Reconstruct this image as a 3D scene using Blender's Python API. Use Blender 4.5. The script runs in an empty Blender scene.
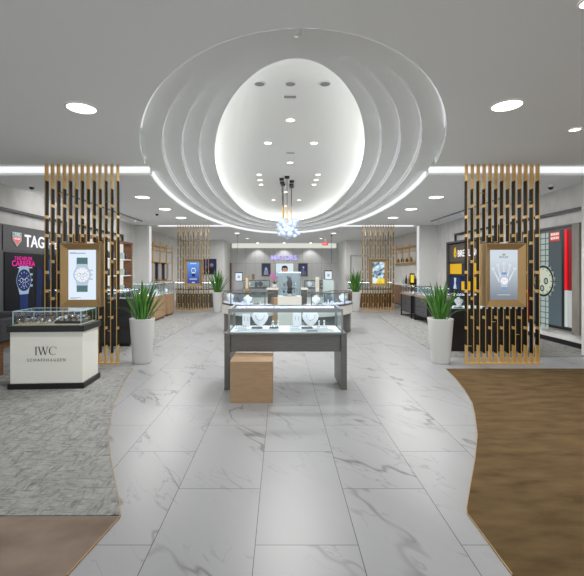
import bpy, math, random
from mathutils import Vector, Matrix
R = random.Random(7)
PI = math.pi
SC = bpy.context.scene
COL = SC.collection
CX = 0.2            # the shop's axis of symmetry
H = 3.4             # ceiling height
F, PX, PY, EYE = 398.0, 281.0, 271.0, 1.6

def lin(c):
    return tuple(((v / 255.0) / 12.92 if v <= 10 else (((v / 255.0) + 0.055) / 1.055) ** 2.4) for v in c) + (1.0,)

# ------------------------------------------------------------------ materials
def new_mat(name):
    m = bpy.data.materials.new(name); m.use_nodes = True
    nt = m.node_tree
    return m, nt, nt.nodes['Principled BSDF']

def mat(name, c, rough=0.5, metal=0.0, emit=None, strength=1.0, spec=0.5, coat=0.0):
    m, nt, b = new_mat(name)
    b.inputs['Base Color'].default_value = lin(c)
    b.inputs['Roughness'].default_value = rough
    b.inputs['Metallic'].default_value = metal
    b.inputs['Specular IOR Level'].default_value = spec
    b.inputs['Coat Weight'].default_value = coat
    if emit:
        b.inputs['Emission Color'].default_value = lin(emit)
        b.inputs['Emission Strength'].default_value = strength
    return m

def lit(name, c, s=1.0):
    return mat(name, (4, 4, 4), 0.4, emit=c, strength=s, spec=0.2)

def N(nt, typ, **kw):
    n = nt.nodes.new(typ)
    for k, v in kw.items():
        if k in n.inputs: n.inputs[k].default_value = v
        else: setattr(n, k, v)
    return n

def ramp(nt, stops):
    n = nt.nodes.new('ShaderNodeValToRGB')
    e = n.color_ramp.elements
    while len(e) < len(stops): e.new(0.5)
    for i, (p, c) in enumerate(stops):
        e[i].position = p; e[i].color = c if len(c) == 4 else lin(c)
    return n

def mapping(nt, scale=(1, 1, 1), rot=(0, 0, 0), loc=(0, 0, 0)):
    tc = nt.nodes.new('ShaderNodeTexCoord')
    mp = nt.nodes.new('ShaderNodeMapping')
    mp.inputs['Scale'].default_value = scale; mp.inputs['Rotation'].default_value = rot; mp.inputs['Location'].default_value = loc
    nt.links.new(tc.outputs['Object'], mp.inputs['Vector'])
    return mp

def noise_mat(name, c1, c2, scale=(1, 1, 1), nscale=5, rough=0.6, detail=6, lo=0.3, hi=0.7, metal=0, rot=(0, 0, 0), bump=0.0, spec=0.5, dist=0.0):
    m, nt, b = new_mat(name)
    mp = mapping(nt, scale, rot)
    no = N(nt, 'ShaderNodeTexNoise'); no.inputs['Scale'].default_value = nscale; no.inputs['Detail'].default_value = detail; no.inputs['Distortion'].default_value = dist
    nt.links.new(mp.outputs[0], no.inputs['Vector'])
    r = ramp(nt, [(lo, c1), (hi, c2)])
    nt.links.new(no.outputs['Fac'], r.inputs[0]); nt.links.new(r.outputs[0], b.inputs['Base Color'])
    b.inputs['Roughness'].default_value = rough; b.inputs['Metallic'].default_value = metal; b.inputs['Specular IOR Level'].default_value = spec
    if bump:
        bu = N(nt, 'ShaderNodeBump'); bu.inputs['Strength'].default_value = bump; bu.inputs['Distance'].default_value = 0.01
        nt.links.new(no.outputs['Fac'], bu.inputs['Height']); nt.links.new(bu.outputs[0], b.inputs['Normal'])
    return m

def glass_mat(name, tint=(238, 246, 248), gloss=0.9, base=0.05):
    m = bpy.data.materials.new(name); m.use_nodes = True
    nt = m.node_tree; nt.nodes.clear()
    out = nt.nodes.new('ShaderNodeOutputMaterial')
    tr = nt.nodes.new('ShaderNodeBsdfTransparent'); tr.inputs[0].default_value = lin(tint)
    gl = nt.nodes.new('ShaderNodeBsdfGlossy'); gl.inputs['Roughness'].default_value = 0.03; gl.inputs[0].default_value = (gloss, gloss, gloss, 1)
    fr = nt.nodes.new('ShaderNodeFresnel'); fr.inputs[0].default_value = 1.35
    mx = nt.nodes.new('ShaderNodeMixShader')
    ge = nt.nodes.new('ShaderNodeNewGeometry'); ml = nt.nodes.new('ShaderNodeMath'); ml.operation = 'MULTIPLY_ADD'   # thin pane: both faces reflect alike
    ml.inputs[1].default_value = 1 / 1.35 - 1.35; ml.inputs[2].default_value = 1.35
    nt.links.new(ge.outputs['Backfacing'], ml.inputs[0]); nt.links.new(ml.outputs[0], fr.inputs[0])
    nt.links.new(fr.outputs[0], mx.inputs[0]); nt.links.new(tr.outputs[0], mx.inputs[1]); nt.links.new(gl.outputs[0], mx.inputs[2])
    nt.links.new(mx.outputs[0], out.inputs[0])
    return m

def marble_mat():
    m, nt, b = new_mat('white_marble_tiles')
    L = nt.links.new
    tc = nt.nodes.new('ShaderNodeTexCoord')
    sp = nt.nodes.new('ShaderNodeSeparateXYZ'); L(tc.outputs['Object'], sp.inputs[0])
    u = N(nt, 'ShaderNodeMath', operation='ADD'); u.inputs[1].default_value = -2.324 + 1.204 * 20; L(sp.outputs['Y'], u.inputs[0])
    v = N(nt, 'ShaderNodeMath', operation='ADD'); v.inputs[1].default_value = 0.151 + 0.602 * 20 + .602; L(sp.outputs['X'], v.inputs[0])
    cb = nt.nodes.new('ShaderNodeCombineXYZ'); L(u.outputs[0], cb.inputs[0]); L(v.outputs[0], cb.inputs[1])
    br = nt.nodes.new('ShaderNodeTexBrick')
    br.inputs['Color1'].default_value = (0, 0, 0, 1); br.inputs['Color2'].default_value = (1, 1, 1, 1); br.inputs['Mortar'].default_value = (0.5, 0.5, 0.5, 1)
    br.inputs['Scale'].default_value = 1; br.inputs['Mortar Size'].default_value = 0.0021; br.inputs['Mortar Smooth'].default_value = 0.0; br.inputs['Bias'].default_value = 0.0
    br.inputs['Brick Width'].default_value = 1.204; br.inputs['Row Height'].default_value = 0.602; br.offset = 0.5; br.offset_frequency = 2
    L(cb.outputs[0], br.inputs['Vector'])
    # a different cut of stone in every tile
    off = N(nt, 'ShaderNodeVectorMath', operation='SCALE'); off.inputs['Scale'].default_value = 37.0; L(br.outputs['Color'], off.inputs[0])
    ad = N(nt, 'ShaderNodeVectorMath', operation='ADD'); L(tc.outputs['Object'], ad.inputs[0]); L(off.outputs[0], ad.inputs[1])
    mp = nt.nodes.new('ShaderNodeMapping'); mp.vector_type = 'TEXTURE'; mp.inputs['Rotation'].default_value = (0, 0, math.radians(-52)); mp.inputs['Scale'].default_value = (2.0, 0.55, 1)
    L(ad.outputs[0], mp.inputs[0])
    def vein(scale, width, dist, detail=4):
        no = N(nt, 'ShaderNodeTexNoise'); no.inputs['Scale'].default_value = scale; no.inputs['Detail'].default_value = detail
        no.inputs['Distortion'].default_value = dist; no.inputs['Roughness'].default_value = 0.55
        L(mp.outputs[0], no.inputs['Vector'])
        s = N(nt, 'ShaderNodeMath', operation='SUBTRACT'); s.inputs[1].default_value = 0.5; L(no.outputs['Fac'], s.inputs[0])
        a = N(nt, 'ShaderNodeMath', operation='ABSOLUTE'); L(s.outputs[0], a.inputs[0])
        r = ramp(nt, [(0.0, (1, 1, 1, 1)), (width, (0, 0, 0, 1))]); L(a.outputs[0], r.inputs[0])
        return r
    v1, v2 = vein(0.72, 0.012, 0.3), vein(1.7, 0.007, 0.3)
    mk = N(nt, 'ShaderNodeTexNoise'); mk.inputs['Scale'].default_value = 1.3; mk.inputs['Detail'].default_value = 2; L(ad.outputs[0], mk.inputs['Vector'])
    mr = ramp(nt, [(0.41, (0, 0, 0, 1)), (0.6, (1, 1, 1, 1))]); L(mk.outputs['Fac'], mr.inputs[0])
    s2 = N(nt, 'ShaderNodeMath', operation='MULTIPLY'); s2.inputs[1].default_value = 0.5; L(v2.outputs[0], s2.inputs[0])
    mxm = N(nt, 'ShaderNodeMath', operation='MAXIMUM'); L(v1.outputs[0], mxm.inputs[0]); L(s2.outputs[0], mxm.inputs[1])
    mu = N(nt, 'ShaderNodeMath', operation='MULTIPLY'); L(mxm.outputs[0], mu.inputs[0]); L(mr.outputs[0], mu.inputs[1])
    c1 = nt.nodes.new('ShaderNodeMixRGB'); c1.inputs[1].default_value = lin((153, 154, 155)); c1.inputs[2].default_value = lin((100, 99, 98)); L(mu.outputs[0], c1.inputs[0])
    cl = N(nt, 'ShaderNodeTexNoise'); cl.inputs['Scale'].default_value = 1.1; cl.inputs['Detail'].default_value = 3; L(mp.outputs[0], cl.inputs['Vector'])
    cr = ramp(nt, [(0.35, (245, 245, 245)), (0.75, (255, 255, 255))]); L(cl.outputs['Fac'], cr.inputs[0])
    c2 = nt.nodes.new('ShaderNodeMixRGB'); c2.blend_type = 'MULTIPLY'; c2.inputs[0].default_value = 1; L(c1.outputs[0], c2.inputs[1]); L(cr.outputs[0], c2.inputs[2])
    c3 = nt.nodes.new('ShaderNodeMixRGB'); c3.inputs[2].default_value = lin((58, 57, 56)); L(br.outputs['Fac'], c3.inputs[0]); L(c2.outputs[0], c3.inputs[1])
    L(c3.outputs[0], b.inputs['Base Color'])
    b.inputs['Roughness'].default_value = 0.34; b.inputs['Specular IOR Level'].default_value = 0.3
    return m

def carpet_grey():
    m, nt, b = new_mat('grey_streaked_carpet')
    L = nt.links.new
    mp = mapping(nt, (2.2, 9, 1), (0, 0, math.radians(-12)))
    n1 = N(nt, 'ShaderNodeTexNoise'); n1.inputs['Scale'].default_value = 2.6; n1.inputs['Detail'].default_value = 9; n1.inputs['Roughness'].default_value = 0.72; n1.inputs['Distortion'].default_value = 1.4
    L(mp.outputs[0], n1.inputs['Vector'])
    mp2 = mapping(nt, (9, 2.2, 1), (0, 0, math.radians(20)))
    n2 = N(nt, 'ShaderNodeTexNoise'); n2.inputs['Scale'].default_value = 2.2; n2.inputs['Detail'].default_value = 8; n2.inputs['Roughness'].default_value = 0.7; n2.inputs['Distortion'].default_value = 1.2
    L(mp2.outputs[0], n2.inputs['Vector'])
    mi = N(nt, 'ShaderNodeMath', operation='MINIMUM'); L(n1.outputs['Fac'], mi.inputs[0]); L(n2.outputs['Fac'], mi.inputs[1])
    r = ramp(nt, [(0.3, (76, 76, 75)), (0.42, (126, 126, 124)), (0.55, (154, 154, 151))]); L(mi.outputs[0], r.inputs[0]); L(r.outputs[0], b.inputs['Base Color'])
    b.inputs['Roughness'].default_value = 0.95; b.inputs['Specular IOR Level'].default_value = 0.1
    return m

M = {}
M['marble'] = marble_mat()
M['carpet_grey'] = carpet_grey()
M['carpet_brown'] = noise_mat('brown_cut_carpet', (78, 62, 40), (106, 87, 60), (1.2, 3.4, 1), 2.6, 0.95, 12, 0.28, 0.72, spec=0.1)
M['carpet_taupe'] = noise_mat('taupe_cut_carpet', (112, 97, 86), (141, 125, 113), (1, 1.5, 1), 2.2, 0.95, 6, 0.3, 0.7, spec=0.1)
M['ceiling'] = mat('matt_white_ceiling', (242, 244, 243), 0.85, spec=0.2)
M['dome'] = mat('dome_white', (240, 240, 236), 0.8, spec=0.2)
M['wall'] = mat('off_white_wall', (210, 210, 207), 0.7)
M['stonewall'] = noise_mat('pale_textured_plaster', (204, 203, 200), (220, 219, 216), (1, 1, 0.6), 5, 0.8, 8)
M['stone'] = noise_mat('grey_brown_stone', (118, 113, 105), (138, 133, 124), (1, 1, 0.2), 8, 0.6)
M['white'] = mat('white_paint', (232, 232, 230), 0.5)
M['cream'] = mat('cream_lacquer', (222, 221, 213), 0.35)
M['black'] = mat('black_lacquer', (14, 14, 15), 0.3)
M['inlay'] = mat('dark_bronze_inlay', (26, 21, 18), 0.6, spec=0.15)
M['darkgrey'] = mat('charcoal_lacquer', (44, 44, 47), 0.45)
M['slate'] = mat('slate_panel', (72, 72, 74), 0.5)
M['bronze'] = noise_mat('brushed_pewter_metal', (88, 87, 83), (106, 105, 101), (1, 1, 30), 6, 0.38, metal=0.3)
M['caseframe'] = mat('case_frame_metal', (128, 132, 135), 0.3, 0.4)
M['gold'] = mat('brushed_brass', (222, 180, 104), 0.4, 0.35)
M['gold_frame'] = mat('satin_bronze_gold', (164, 134, 88), 0.42, 0.35)
M['wood'] = noise_mat('light_oak', (158, 127, 95), (172, 141, 108), (1.5, 1.5, 14), 3, 0.5, 6, dist=0.4)
M['walnut'] = noise_mat('walnut', (98, 66, 42), (128, 90, 60), (2, 2, 14), 3, 0.45, 6)
M['darkwood'] = noise_mat('dark_slatted_wood', (52, 46, 41), (84, 76, 68), (0.4, 0.4, 26), 3, 0.5, 3)
M['fabric'] = noise_mat('charcoal_fabric', (52, 52, 55), (70, 70, 73), (1, 1, 1), 60, 0.95)
M['pot'] = mat('matt_white_planter', (196, 196, 193), 0.6)
M['soil'] = noise_mat('soil', (40, 30, 22), (66, 52, 40), nscale=40, rough=1)
M['leaf'] = noise_mat('green_leaf', (48, 100, 32), (96, 148, 56), (1, 1, 1), 6, 0.45, 3)
M['leafdark'] = noise_mat('dark_green_leaf', (42, 94, 32), (80, 136, 52), (1, 1, 1), 6, 0.45, 3)
M['glass'] = glass_mat('clear_showcase_glass', (246, 250, 251))
M['glassedge'] = mat('pale_cyan_glass_edge', (176, 206, 212), 0.2)
M['frost'] = mat('pale_green_frosted_glass', (176, 192, 190), 0.3, spec=0.5)
M['chrome'] = mat('polished_steel', (190, 192, 196), 0.15, 0.95)
M['greymetal'] = mat('pale_grey_metal', (150, 150, 152), 0.35, 0.5)
M['led'] = lit('led_white', (248, 252, 255), 7.2)
M['led_soft'] = lit('led_soft_white', (252, 253, 255), 1.0)
M['led_rim'] = lit('led_rim_white', (252, 253, 255), 0.7)
M['led_step'] = lit('led_step_white', (252, 253, 255), 0.5)
M['wash_glow'] = lit('wall_wash_cream', (236, 236, 226), 0.85)  # emission standing in for light washing the back wall
M['led_case'] = lit('cool_case_led', (236, 243, 255), 7.0)
M['lampface'] = lit('downlight_face', (255, 244, 236), 6.0)
M['globe'] = mat('opal_glass_globe', (172, 184, 204), 0.2, emit=(226, 238, 255), strength=0.12)
M['violet'] = lit('violet_white_sign', (188, 176, 255), 1.3)
M['pink'] = lit('pink_lit_lettering', (236, 40, 160), 1.0)
M['txt_white'] = lit('white_lit_lettering', (245, 246, 250), 1.1)
M['txt_black'] = mat('black_lettering', (20, 20, 22), 0.4)
M['txt_grey'] = mat('grey_lettering', (100, 98, 96), 0.4)
M['velvet'] = mat('white_display_leatherette', (240, 241, 243), 0.6)
M['velvet_cream'] = mat('cream_display_suede', (214, 196, 170), 0.8)
M['velvet_grey'] = mat('grey_display_suede', (104, 108, 114), 0.8)
M['lens'] = mat('smoked_lens', (50, 50, 54), 0.2)
M['orchid'] = mat('orchid_pink', (216, 130, 190), 0.6)
M['wallpanel'] = None

def panel_wall():
    m, nt, b = new_mat('greige_wall_panels')
    L = nt.links.new
    tc = nt.nodes.new('ShaderNodeTexCoord'); sp = nt.nodes.new('ShaderNodeSeparateXYZ'); L(tc.outputs['Object'], sp.inputs[0])
    ax = N(nt, 'ShaderNodeMath', operation='ADD'); ax.inputs[1].default_value = 20.3; L(sp.outputs['X'], ax.inputs[0])
    az = N(nt, 'ShaderNodeMath', operation='ADD'); az.inputs[1].default_value = 8.4; L(sp.outputs['Z'], az.inputs[0])
    cb = nt.nodes.new('ShaderNodeCombineXYZ'); L(ax.outputs[0], cb.inputs[0]); L(az.outputs[0], cb.inputs[1])
    br = nt.nodes.new('ShaderNodeTexBrick'); br.offset = 0.0
    br.inputs['Color1'].default_value = lin((184, 186, 184)); br.inputs['Color2'].default_value = lin((187, 189, 187)); br.inputs['Mortar'].default_value = lin((160, 157, 151))
    br.inputs['Scale'].default_value = 1; br.inputs['Mortar Size'].default_value = 0.012; br.inputs['Brick Width'].default_value = 0.62; br.inputs['Row Height'].default_value = 1.75
    L(cb.outputs[0], br.inputs['Vector']); L(br.outputs['Color'], b.inputs['Base Color'])
    b.inputs['Roughness'].default_value = 0.6
    return m
M['wallpanel'] = panel_wall()

# ------------------------------------------------------------------ mesh builder
class MB:
    def __init__(s): s.v = []; s.f = []; s.m = []; s.s = []
    def add(s, vs, fs, m=0, smooth=False):
        o = len(s.v); s.v += [tuple(p) for p in vs]
        for f in fs: s.f.append(tuple(i + o for i in f)); s.m.append(m); s.s.append(smooth)
        return s
    def box(s, x0, x1, y0, y1, z0, z1, m=0):
        return s.add([(x0, y0, z0), (x1, y0, z0), (x1, y1, z0), (x0, y1, z0), (x0, y0, z1), (x1, y0, z1), (x1, y1, z1), (x0, y1, z1)],
                     [(0, 3, 2, 1), (4, 5, 6, 7), (0, 1, 5, 4), (1, 2, 6, 5), (2, 3, 7, 6), (3, 0, 4, 7)], m)
    def prism(s, pts, z0, z1, m=0):           # outline in x, y; given counter-clockwise
        n = len(pts)
        vs = [(x, y, z0) for x, y in pts] + [(x, y, z1) for x, y in pts]
        fs = [tuple(range(n - 1, -1, -1)), tuple(range(n, 2 * n))] + [(i, (i + 1) % n, n + (i + 1) % n, n + i) for i in range(n)]
        return s.add(vs, fs, m)
    def prism_y(s, pts, y0, y1, m=0):         # outline in x, z; counter-clockwise seen from the front
        n = len(pts)
        vs = [(x, y0, z) for x, z in pts] + [(x, y1, z) for x, z in pts]
        fs = [tuple(range(n)), tuple(range(2 * n - 1, n - 1, -1))] + [(i, n + i, n + (i + 1) % n, (i + 1) % n) for i in range(n)]
        return s.add(vs, fs, m)
    def loft(s, rings, m=0, smooth=True, caps=True, closed=True):
        n = len(rings[0]); vs = [p for r in rings for p in r]; fs = []
        for k in range(len(rings) - 1):
            for i in range(n if closed else n - 1):
                j = (i + 1) % n
                fs.append((k * n + i, k * n + j, (k + 1) * n + j, (k + 1) * n + i))
        s.add(vs, fs, m, smooth)
        if caps: s.add(rings[0], [tuple(range(n - 1, -1, -1))], m); s.add(rings[-1], [tuple(range(n))], m)
        return s
    def lathe(s, prof, c=(0, 0), n=28, m=0, p=2.0, smooth=True, caps=True):
        rings = []
        for r, z in prof:
            ring = []
            for i in range(n):
                a = 2 * PI * i / n; ca, sa = math.cos(a), math.sin(a)
                q = (abs(ca) ** p + abs(sa) ** p) ** (-1 / p)
                ring.append((c[0] + r * q * ca, c[1] + r * q * sa, z))
            rings.append(ring)
        return s.loft(rings, m, smooth, caps)
    def sphere(s, c, r, n=16, k=10, m=0, sz=1.0):
        rings = []
        for j in range(k + 1):
            a = -PI / 2 + PI * j / k; rr = max(r * math.cos(a), r * 0.01)
            rings.append([(c[0] + rr * math.cos(2 * PI * i / n), c[1] + rr * math.sin(2 * PI * i / n), c[2] + sz * r * math.sin(a)) for i in range(n)])
        return s.loft(rings, m)
    def tube(s, pts, r, n=8, m=0):
        pts = [Vector(p) for p in pts]; rings = []
        for i, p in enumerate(pts):
            t = (pts[min(i + 1, len(pts) - 1)] - pts[max(i - 1, 0)]).normalized()
            up = Vector((0, 0, 1)) if abs(t.z) < 0.9 else Vector((1, 0, 0))
            a = t.cross(up).normalized(); b = t.cross(a).normalized()
            rr = r[i] if isinstance(r, (list, tuple)) else r
            rings.append([tuple(p + (a * math.cos(2 * PI * k / n) + b * math.sin(2 * PI * k / n)) * rr) for k in range(n)])
        return s.loft(rings, m)
    def arc(s, c, a, b, w, t0, t1, z0, z1, n=24, m=0):    # curved bar of an elliptical ring
        o = [(c[0] + a * math.cos(t0 + (t1 - t0) * i / n), c[1] + b * math.sin(t0 + (t1 - t0) * i / n)) for i in range(n + 1)]
        q = [(c[0] + (a - w) * math.cos(t0 + (t1 - t0) * i / n), c[1] + (b - w) * math.sin(t0 + (t1 - t0) * i / n)) for i in range(n + 1)]
        rings = [[(o[i][0], o[i][1], z0), (o[i][0], o[i][1], z1), (q[i][0], q[i][1], z1), (q[i][0], q[i][1], z0)] for i in range(n + 1)]
        return s.loft(rings, m, smooth=False)
    # flat picture pieces on the x-z plane, facing -y, each layer a hair nearer
    def disc(s, x, z, r, y, m=0, n=28, a0=0, a1=2 * PI, rz=None):
        rz = r if rz is None else rz
        full = abs(a1 - a0) > 6.2
        pts = [(x + r * math.cos(a0 + (a1 - a0) * i / n), y, z + rz * math.sin(a0 + (a1 - a0) * i / n)) for i in range(n if full else n + 1)]
        return s.add(pts, [tuple(range(len(pts)))], m)
    def flat(s, pts, y, m=0): return s.add([(x, y, z) for x, z in pts], [tuple(range(len(pts)))], m)
    def rect(s, x0, x1, z0, z1, y, m=0): return s.flat([(x0, z0), (x1, z0), (x1, z1), (x0, z1)], y, m)
    def build(s, name, mats, parent=None, loc=(0, 0, 0), rotz=0, bevel=0):
        me = bpy.data.meshes.new(name); me.from_pydata(s.v, [], s.f)
        if not isinstance(mats, (list, tuple)): mats = [mats]
        for q in mats: me.materials.append(q)
        me.polygons.foreach_set('material_index', s.m); me.polygons.foreach_set('use_smooth', s.s); me.update()
        o = bpy.data.objects.new(name, me); COL.objects.link(o)
        o.location = loc; o.rotation_euler = (0, 0, rotz)
        if parent: o.parent = parent
        if bevel:
            b = o.modifiers.new('edge', 'BEVEL'); b.width = bevel; b.segments = 2; b.limit_method = 'ANGLE'
        return o

def tag(o, label=None, cat=None, group=None, kind=None):
    for k, v in (('label', label), ('category', cat), ('group', group), ('kind', kind)):
        if v: o[k] = v
    return o

def thing(name, label, cat, loc=(0, 0, 0), rotz=0, group=None):
    o = bpy.data.objects.new(name, None); COL.objects.link(o)
    o.empty_display_size = 0.1; o.location = loc; o.rotation_euler = (0, 0, rotz)
    return tag(o, label, cat, group)

def kids(o): return [c for c in bpy.data.objects if c.parent == o]
def copy_tree(o, parent=None, loc=None, rotz=None, label=None, group=None):
    c = o.copy(); COL.objects.link(c)
    if parent: c.parent = parent
    if loc is not None: c.location = loc
    if rotz is not None: c.rotation_euler = (0, 0, rotz)
    if label: c['label'] = label
    if group: c['group'] = group
    for ch in kids(o): copy_tree(ch, c)
    return c

def structure(o): o['kind'] = 'structure'; return o

def text(name, s, size, m, parent, loc, width=None, extrude=0.004, bold=0.0, align='LEFT', space=1.0):
    cu = bpy.data.curves.new('t', 'FONT'); cu.body = s; cu.size = size; cu.extrude = extrude; cu.offset = bold; cu.resolution_u = 3; cu.space_character = space
    t = bpy.data.objects.new('t', cu); COL.objects.link(t)
    dg = bpy.context.evaluated_depsgraph_get()
    me = bpy.data.meshes.new_from_object(t.evaluated_get(dg))
    bpy.data.objects.remove(t); bpy.data.curves.remove(cu)
    xs = [v.co.x for v in me.vertices]; x0, x1 = min(xs), max(xs)
    k = width / (x1 - x0) if width else 1.0
    sh = x0 if align == 'LEFT' else (x0 + x1) / 2
    for v in me.vertices: v.co = ((v.co.x - sh) * k, -v.co.z, v.co.y)
    me.name = name; me.materials.clear(); me.materials.append(m)
    o = bpy.data.objects.new(name, me); COL.objects.link(o); o.location = loc
    if parent: o.parent = parent
    return o

def lamp(name, typ, loc, energy, parent=None, size=0.2, color=(1, 0.99, 0.98), spot=None, rot=(0, 0, 0), spread=None):
    l = bpy.data.lights.new(name, typ); l.energy = energy; l.color = color
    if typ == 'AREA':
        l.shape = 'DISK'; l.size = size
        if spread: l.spread = spread
    else: l.shadow_soft_size = size
    if typ == 'SPOT': l.spot_size = spot; l.spot_blend = 0.6
    o = bpy.data.objects.new(name, l); COL.objects.link(o); o.location = loc; o.rotation_euler = rot
    if parent: o.parent = parent
    return o

# ================================================================== SETTING
XL, XR = -5.75, 6.15
structure(MB().box(-9, 9.4, -4, 26.6, -0.2, 0).build('floor', M['marble']))
def carpet(name, pts, m): structure(MB().prism(pts, 0.0, 0.007).build(name, m))
lc = [(-2.42, 6.53), (-2.31, 5.95), (-2.14, 5.24), (-2.02, 4.8), (-1.888, 4.42), (-1.687, 3.88), (-1.44, 3.37), (-1.234, 2.976), (-1.09, 2.7), (-1.045, 2.6)]
carpet('floor_carpet_grey_left', [(-9, 2.583)] + lc[::-1] + [(-9, 6.53)], M['carpet_grey'])
carpet('floor_carpet_taupe_left', [(-9, -4), (-1.75, -4), (-1.3, 1.2), (-1.12, 2.088), (-1.045, 2.581), (-9, 2.581)], M['carpet_taupe'])
rc = [(2.69, 6.5), (2.6, 5.95), (2.467, 5.35), (2.31, 4.8), (2.155, 4.42), (1.916, 3.88), (1.643, 3.37), (1.417, 2.976), (1.25, 2.68), (1.225, 2.62), (1.215, 2.09), (1.4, 1.2), (1.9, -4)]
carpet('floor_carpet_brown_right', [(9.4, -4), (9.4, 6.5)] + rc, M['carpet_brown'])
carpet('floor_carpet_grey_aisle_left', [(XL, 8.2), (-2.74, 8.2), (-2.72, 11), (-2.68, 14.6), (XL, 14.6)], M['carpet_grey'])
carpet('floor_carpet_grey_aisle_right', [(2.98, 7.4), (XR, 7.4), (XR, 14.6), (3.5, 14.6), (3.15, 10.6)], M['carpet_grey'])

def edging(name, pts):
    out = []; w_ = 0.0025
    n = len(pts)
    L_, R_ = [], []
    for i, p in enumerate(pts):
        a, b_ = Vector(pts[max(i - 1, 0)]), Vector(pts[min(i + 1, n - 1)]); d = (b_ - a).normalized()
        L_.append((p[0] - d.y * w_, p[1] + d.x * w_)); R_.append((p[0] + d.y * w_, p[1] - d.x * w_))
    structure(MB().loft([[(a[0], a[1], 0.0), (b_[0], b_[1], 0.0), (b_[0], b_[1], 0.009), (a[0], a[1], 0.009)] for a, b_ in zip(L_, R_)], smooth=False).build(name, M['gold_frame']))
edging('trim_3', [(-1.12, 2.088)] + [(-1.045, 2.581)] + lc[::-1][1:]); edging('trim_4', rc[:11])
# walls
def wall(name, x0, x1, y0, y1, m='wall', z0=0, z1=H): return structure(MB().box(x0, x1, y0, y1, z0, z1).build(name, M[m]))
wall('wall_left', XL - 0.25, XL, 6.9, 23, 'stonewall')
wall('wall_right', XR, XR + 0.25, 7.6, 23, 'stonewall')
wall('wall_right_pilaster', 5.73, 7.2, 7.15, 7.59)
wall('wall_left_pilaster', -6.8, XL - 0.26, 6.9, 7.4)
wall('wall_left_pier', XL, -5.22, 15.6, 16.0)
wall('wall_right_pier', 5.47, XR, 15.6, 16.0)
wall('wall_back_left', XL, -3.32, 23, 26.3)
wall('wall_back_right', 3.72, XR, 23, 26.3)
wall('wall_back', -3.32, 3.72, 26, 26.3, 'wallpanel')
wall('wall_far_left', -9.2, -9.0, -4, 7.2); wall('wall_far_right', 9.4, 9.6, -4, 7.2)
wall('wall_left_return', -9.0, -6.81, 7.0, 7.2); wall('wall_right_return', 7.21, 9.4, 7.2, 7.4)
structure(MB().box(-3.3, -3.22, 25.7, 25.99, 0, 2.12).build('trim_1', M['walnut']))
structure(MB().box(4.0, 4.03, 22.97, 23, 0, 2.5).box(5.0, 5.03, 22.97, 23, 0, 2.5).box(4.03, 5.0, 22.97, 23, 2.47, 2.5).build('trim_2', M['greymetal']))
structure(MB().box(XR - 0.03, XR - 0.002, 7.62, 15.58, 0, 0.11).build('baseboard_right', M['black']))
structure(MB().box(XL + 0.002, XL + 0.03, 6.95, 15.58, 0, 0.11).build('baseboard_left', M['black']))
# lit vertical edges of the piers
def strip(name, label, x0, x1, y0, y1, z0, z1, m, group=None):
    o = MB().box(x0, x1, y0, y1, z0, z1).build(name, M[m]); return tag(o, label, 'light strip', group)
strip('light_strip', 'vertical white light strip on the inner edge of the left pier', -5.218, -5.19, 15.75, 15.95, 0.02, H - 0.02, 'led_rim')
strip('light_strip', 'vertical white light strip on the inner edge of the right pier', 5.44, 5.468, 15.75, 15.95, 0.02, H - 0.02, 'led_rim')

# ceiling with the stepped oval
EC = (0.155, 11.1); A0, B0 = 2.9, 8.15; ST, RI = 0.302, 0.106
S1a, S1b, S2a, S2b = 6.715, 7.5, 15.6, 16.25
def el(k, t, grow=0.0):      # the oval turns egg-shaped towards the dome
    c, s_ = math.cos(t), math.sin(t)
    p = 2 - 0.035 * k if s_ < 0 else 2 + 0.075 * k
    q = (abs(c) ** p + abs(s_) ** p) ** (-1 / p)
    return (EC[0] + (A0 - ST * k + grow) * q * c, EC[1] + (B0 - ST * k + grow) * q * s_)
def t_at(y): return math.asin((y - EC[1]) / B0)
t1a, t1b, t2a, t2b = t_at(S1a), t_at(S1b), t_at(S2a), t_at(S2b)     # right-hand side angles
def arcpts(ta, tb, n): return [el(0, ta + (tb - ta) * i / n) for i in range(n + 1)]
front = [(-9, -4), (9.4, -4), (9.4, S1a)] + [el(0, t1a + (-(PI + t1a) - t1a) * i / 60) for i in range(61)] + [(-9, S1a)]
TOP = H + 0.55
cz = MB()
def slab(pts): 
    n = len(pts)
    cz.add([(x, y, H) for x, y in pts], [tuple(range(n - 1, -1, -1))])
    return pts
def fascia(p, q, h): cz.add([(p[0], p[1], H), (q[0], q[1], H), (q[0], q[1], H + h), (p[0], p[1], H + h)], [(0, 1, 2, 3)])
slab(front)
midR = [(9.4, S1b), (9.4, S2a)] + arcpts(t2a, t1b, 30); slab([el(0, t1b), (9.4, S1b), (9.4, S2a)] + arcpts(t2a, t1b, 30)[:-1])
mirror = lambda p: (2 * EC[0] - p[0], p[1])
slab([mirror(p) for p in ([el(0, t1b), (9.4, S1b), (9.4, S2a)] + arcpts(t2a, t1b, 30)[:-1])][::-1])
back = [(9.4, S2b), (9.4, 26.6), (-9, 26.6), (-9, S2b)] + [el(0, PI - t2b + (t2b - (PI - t2b)) * i / 40) for i in range(41)]
slab(back)
SH = 0.38
for y in (S1a, S1b, S2a, S2b):
    xe = el(0, t_at(y))[0]
    fascia((xe, y), (9.4, y), SH); fascia((2 * EC[0] - xe, y), (-9, y), SH)
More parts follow.
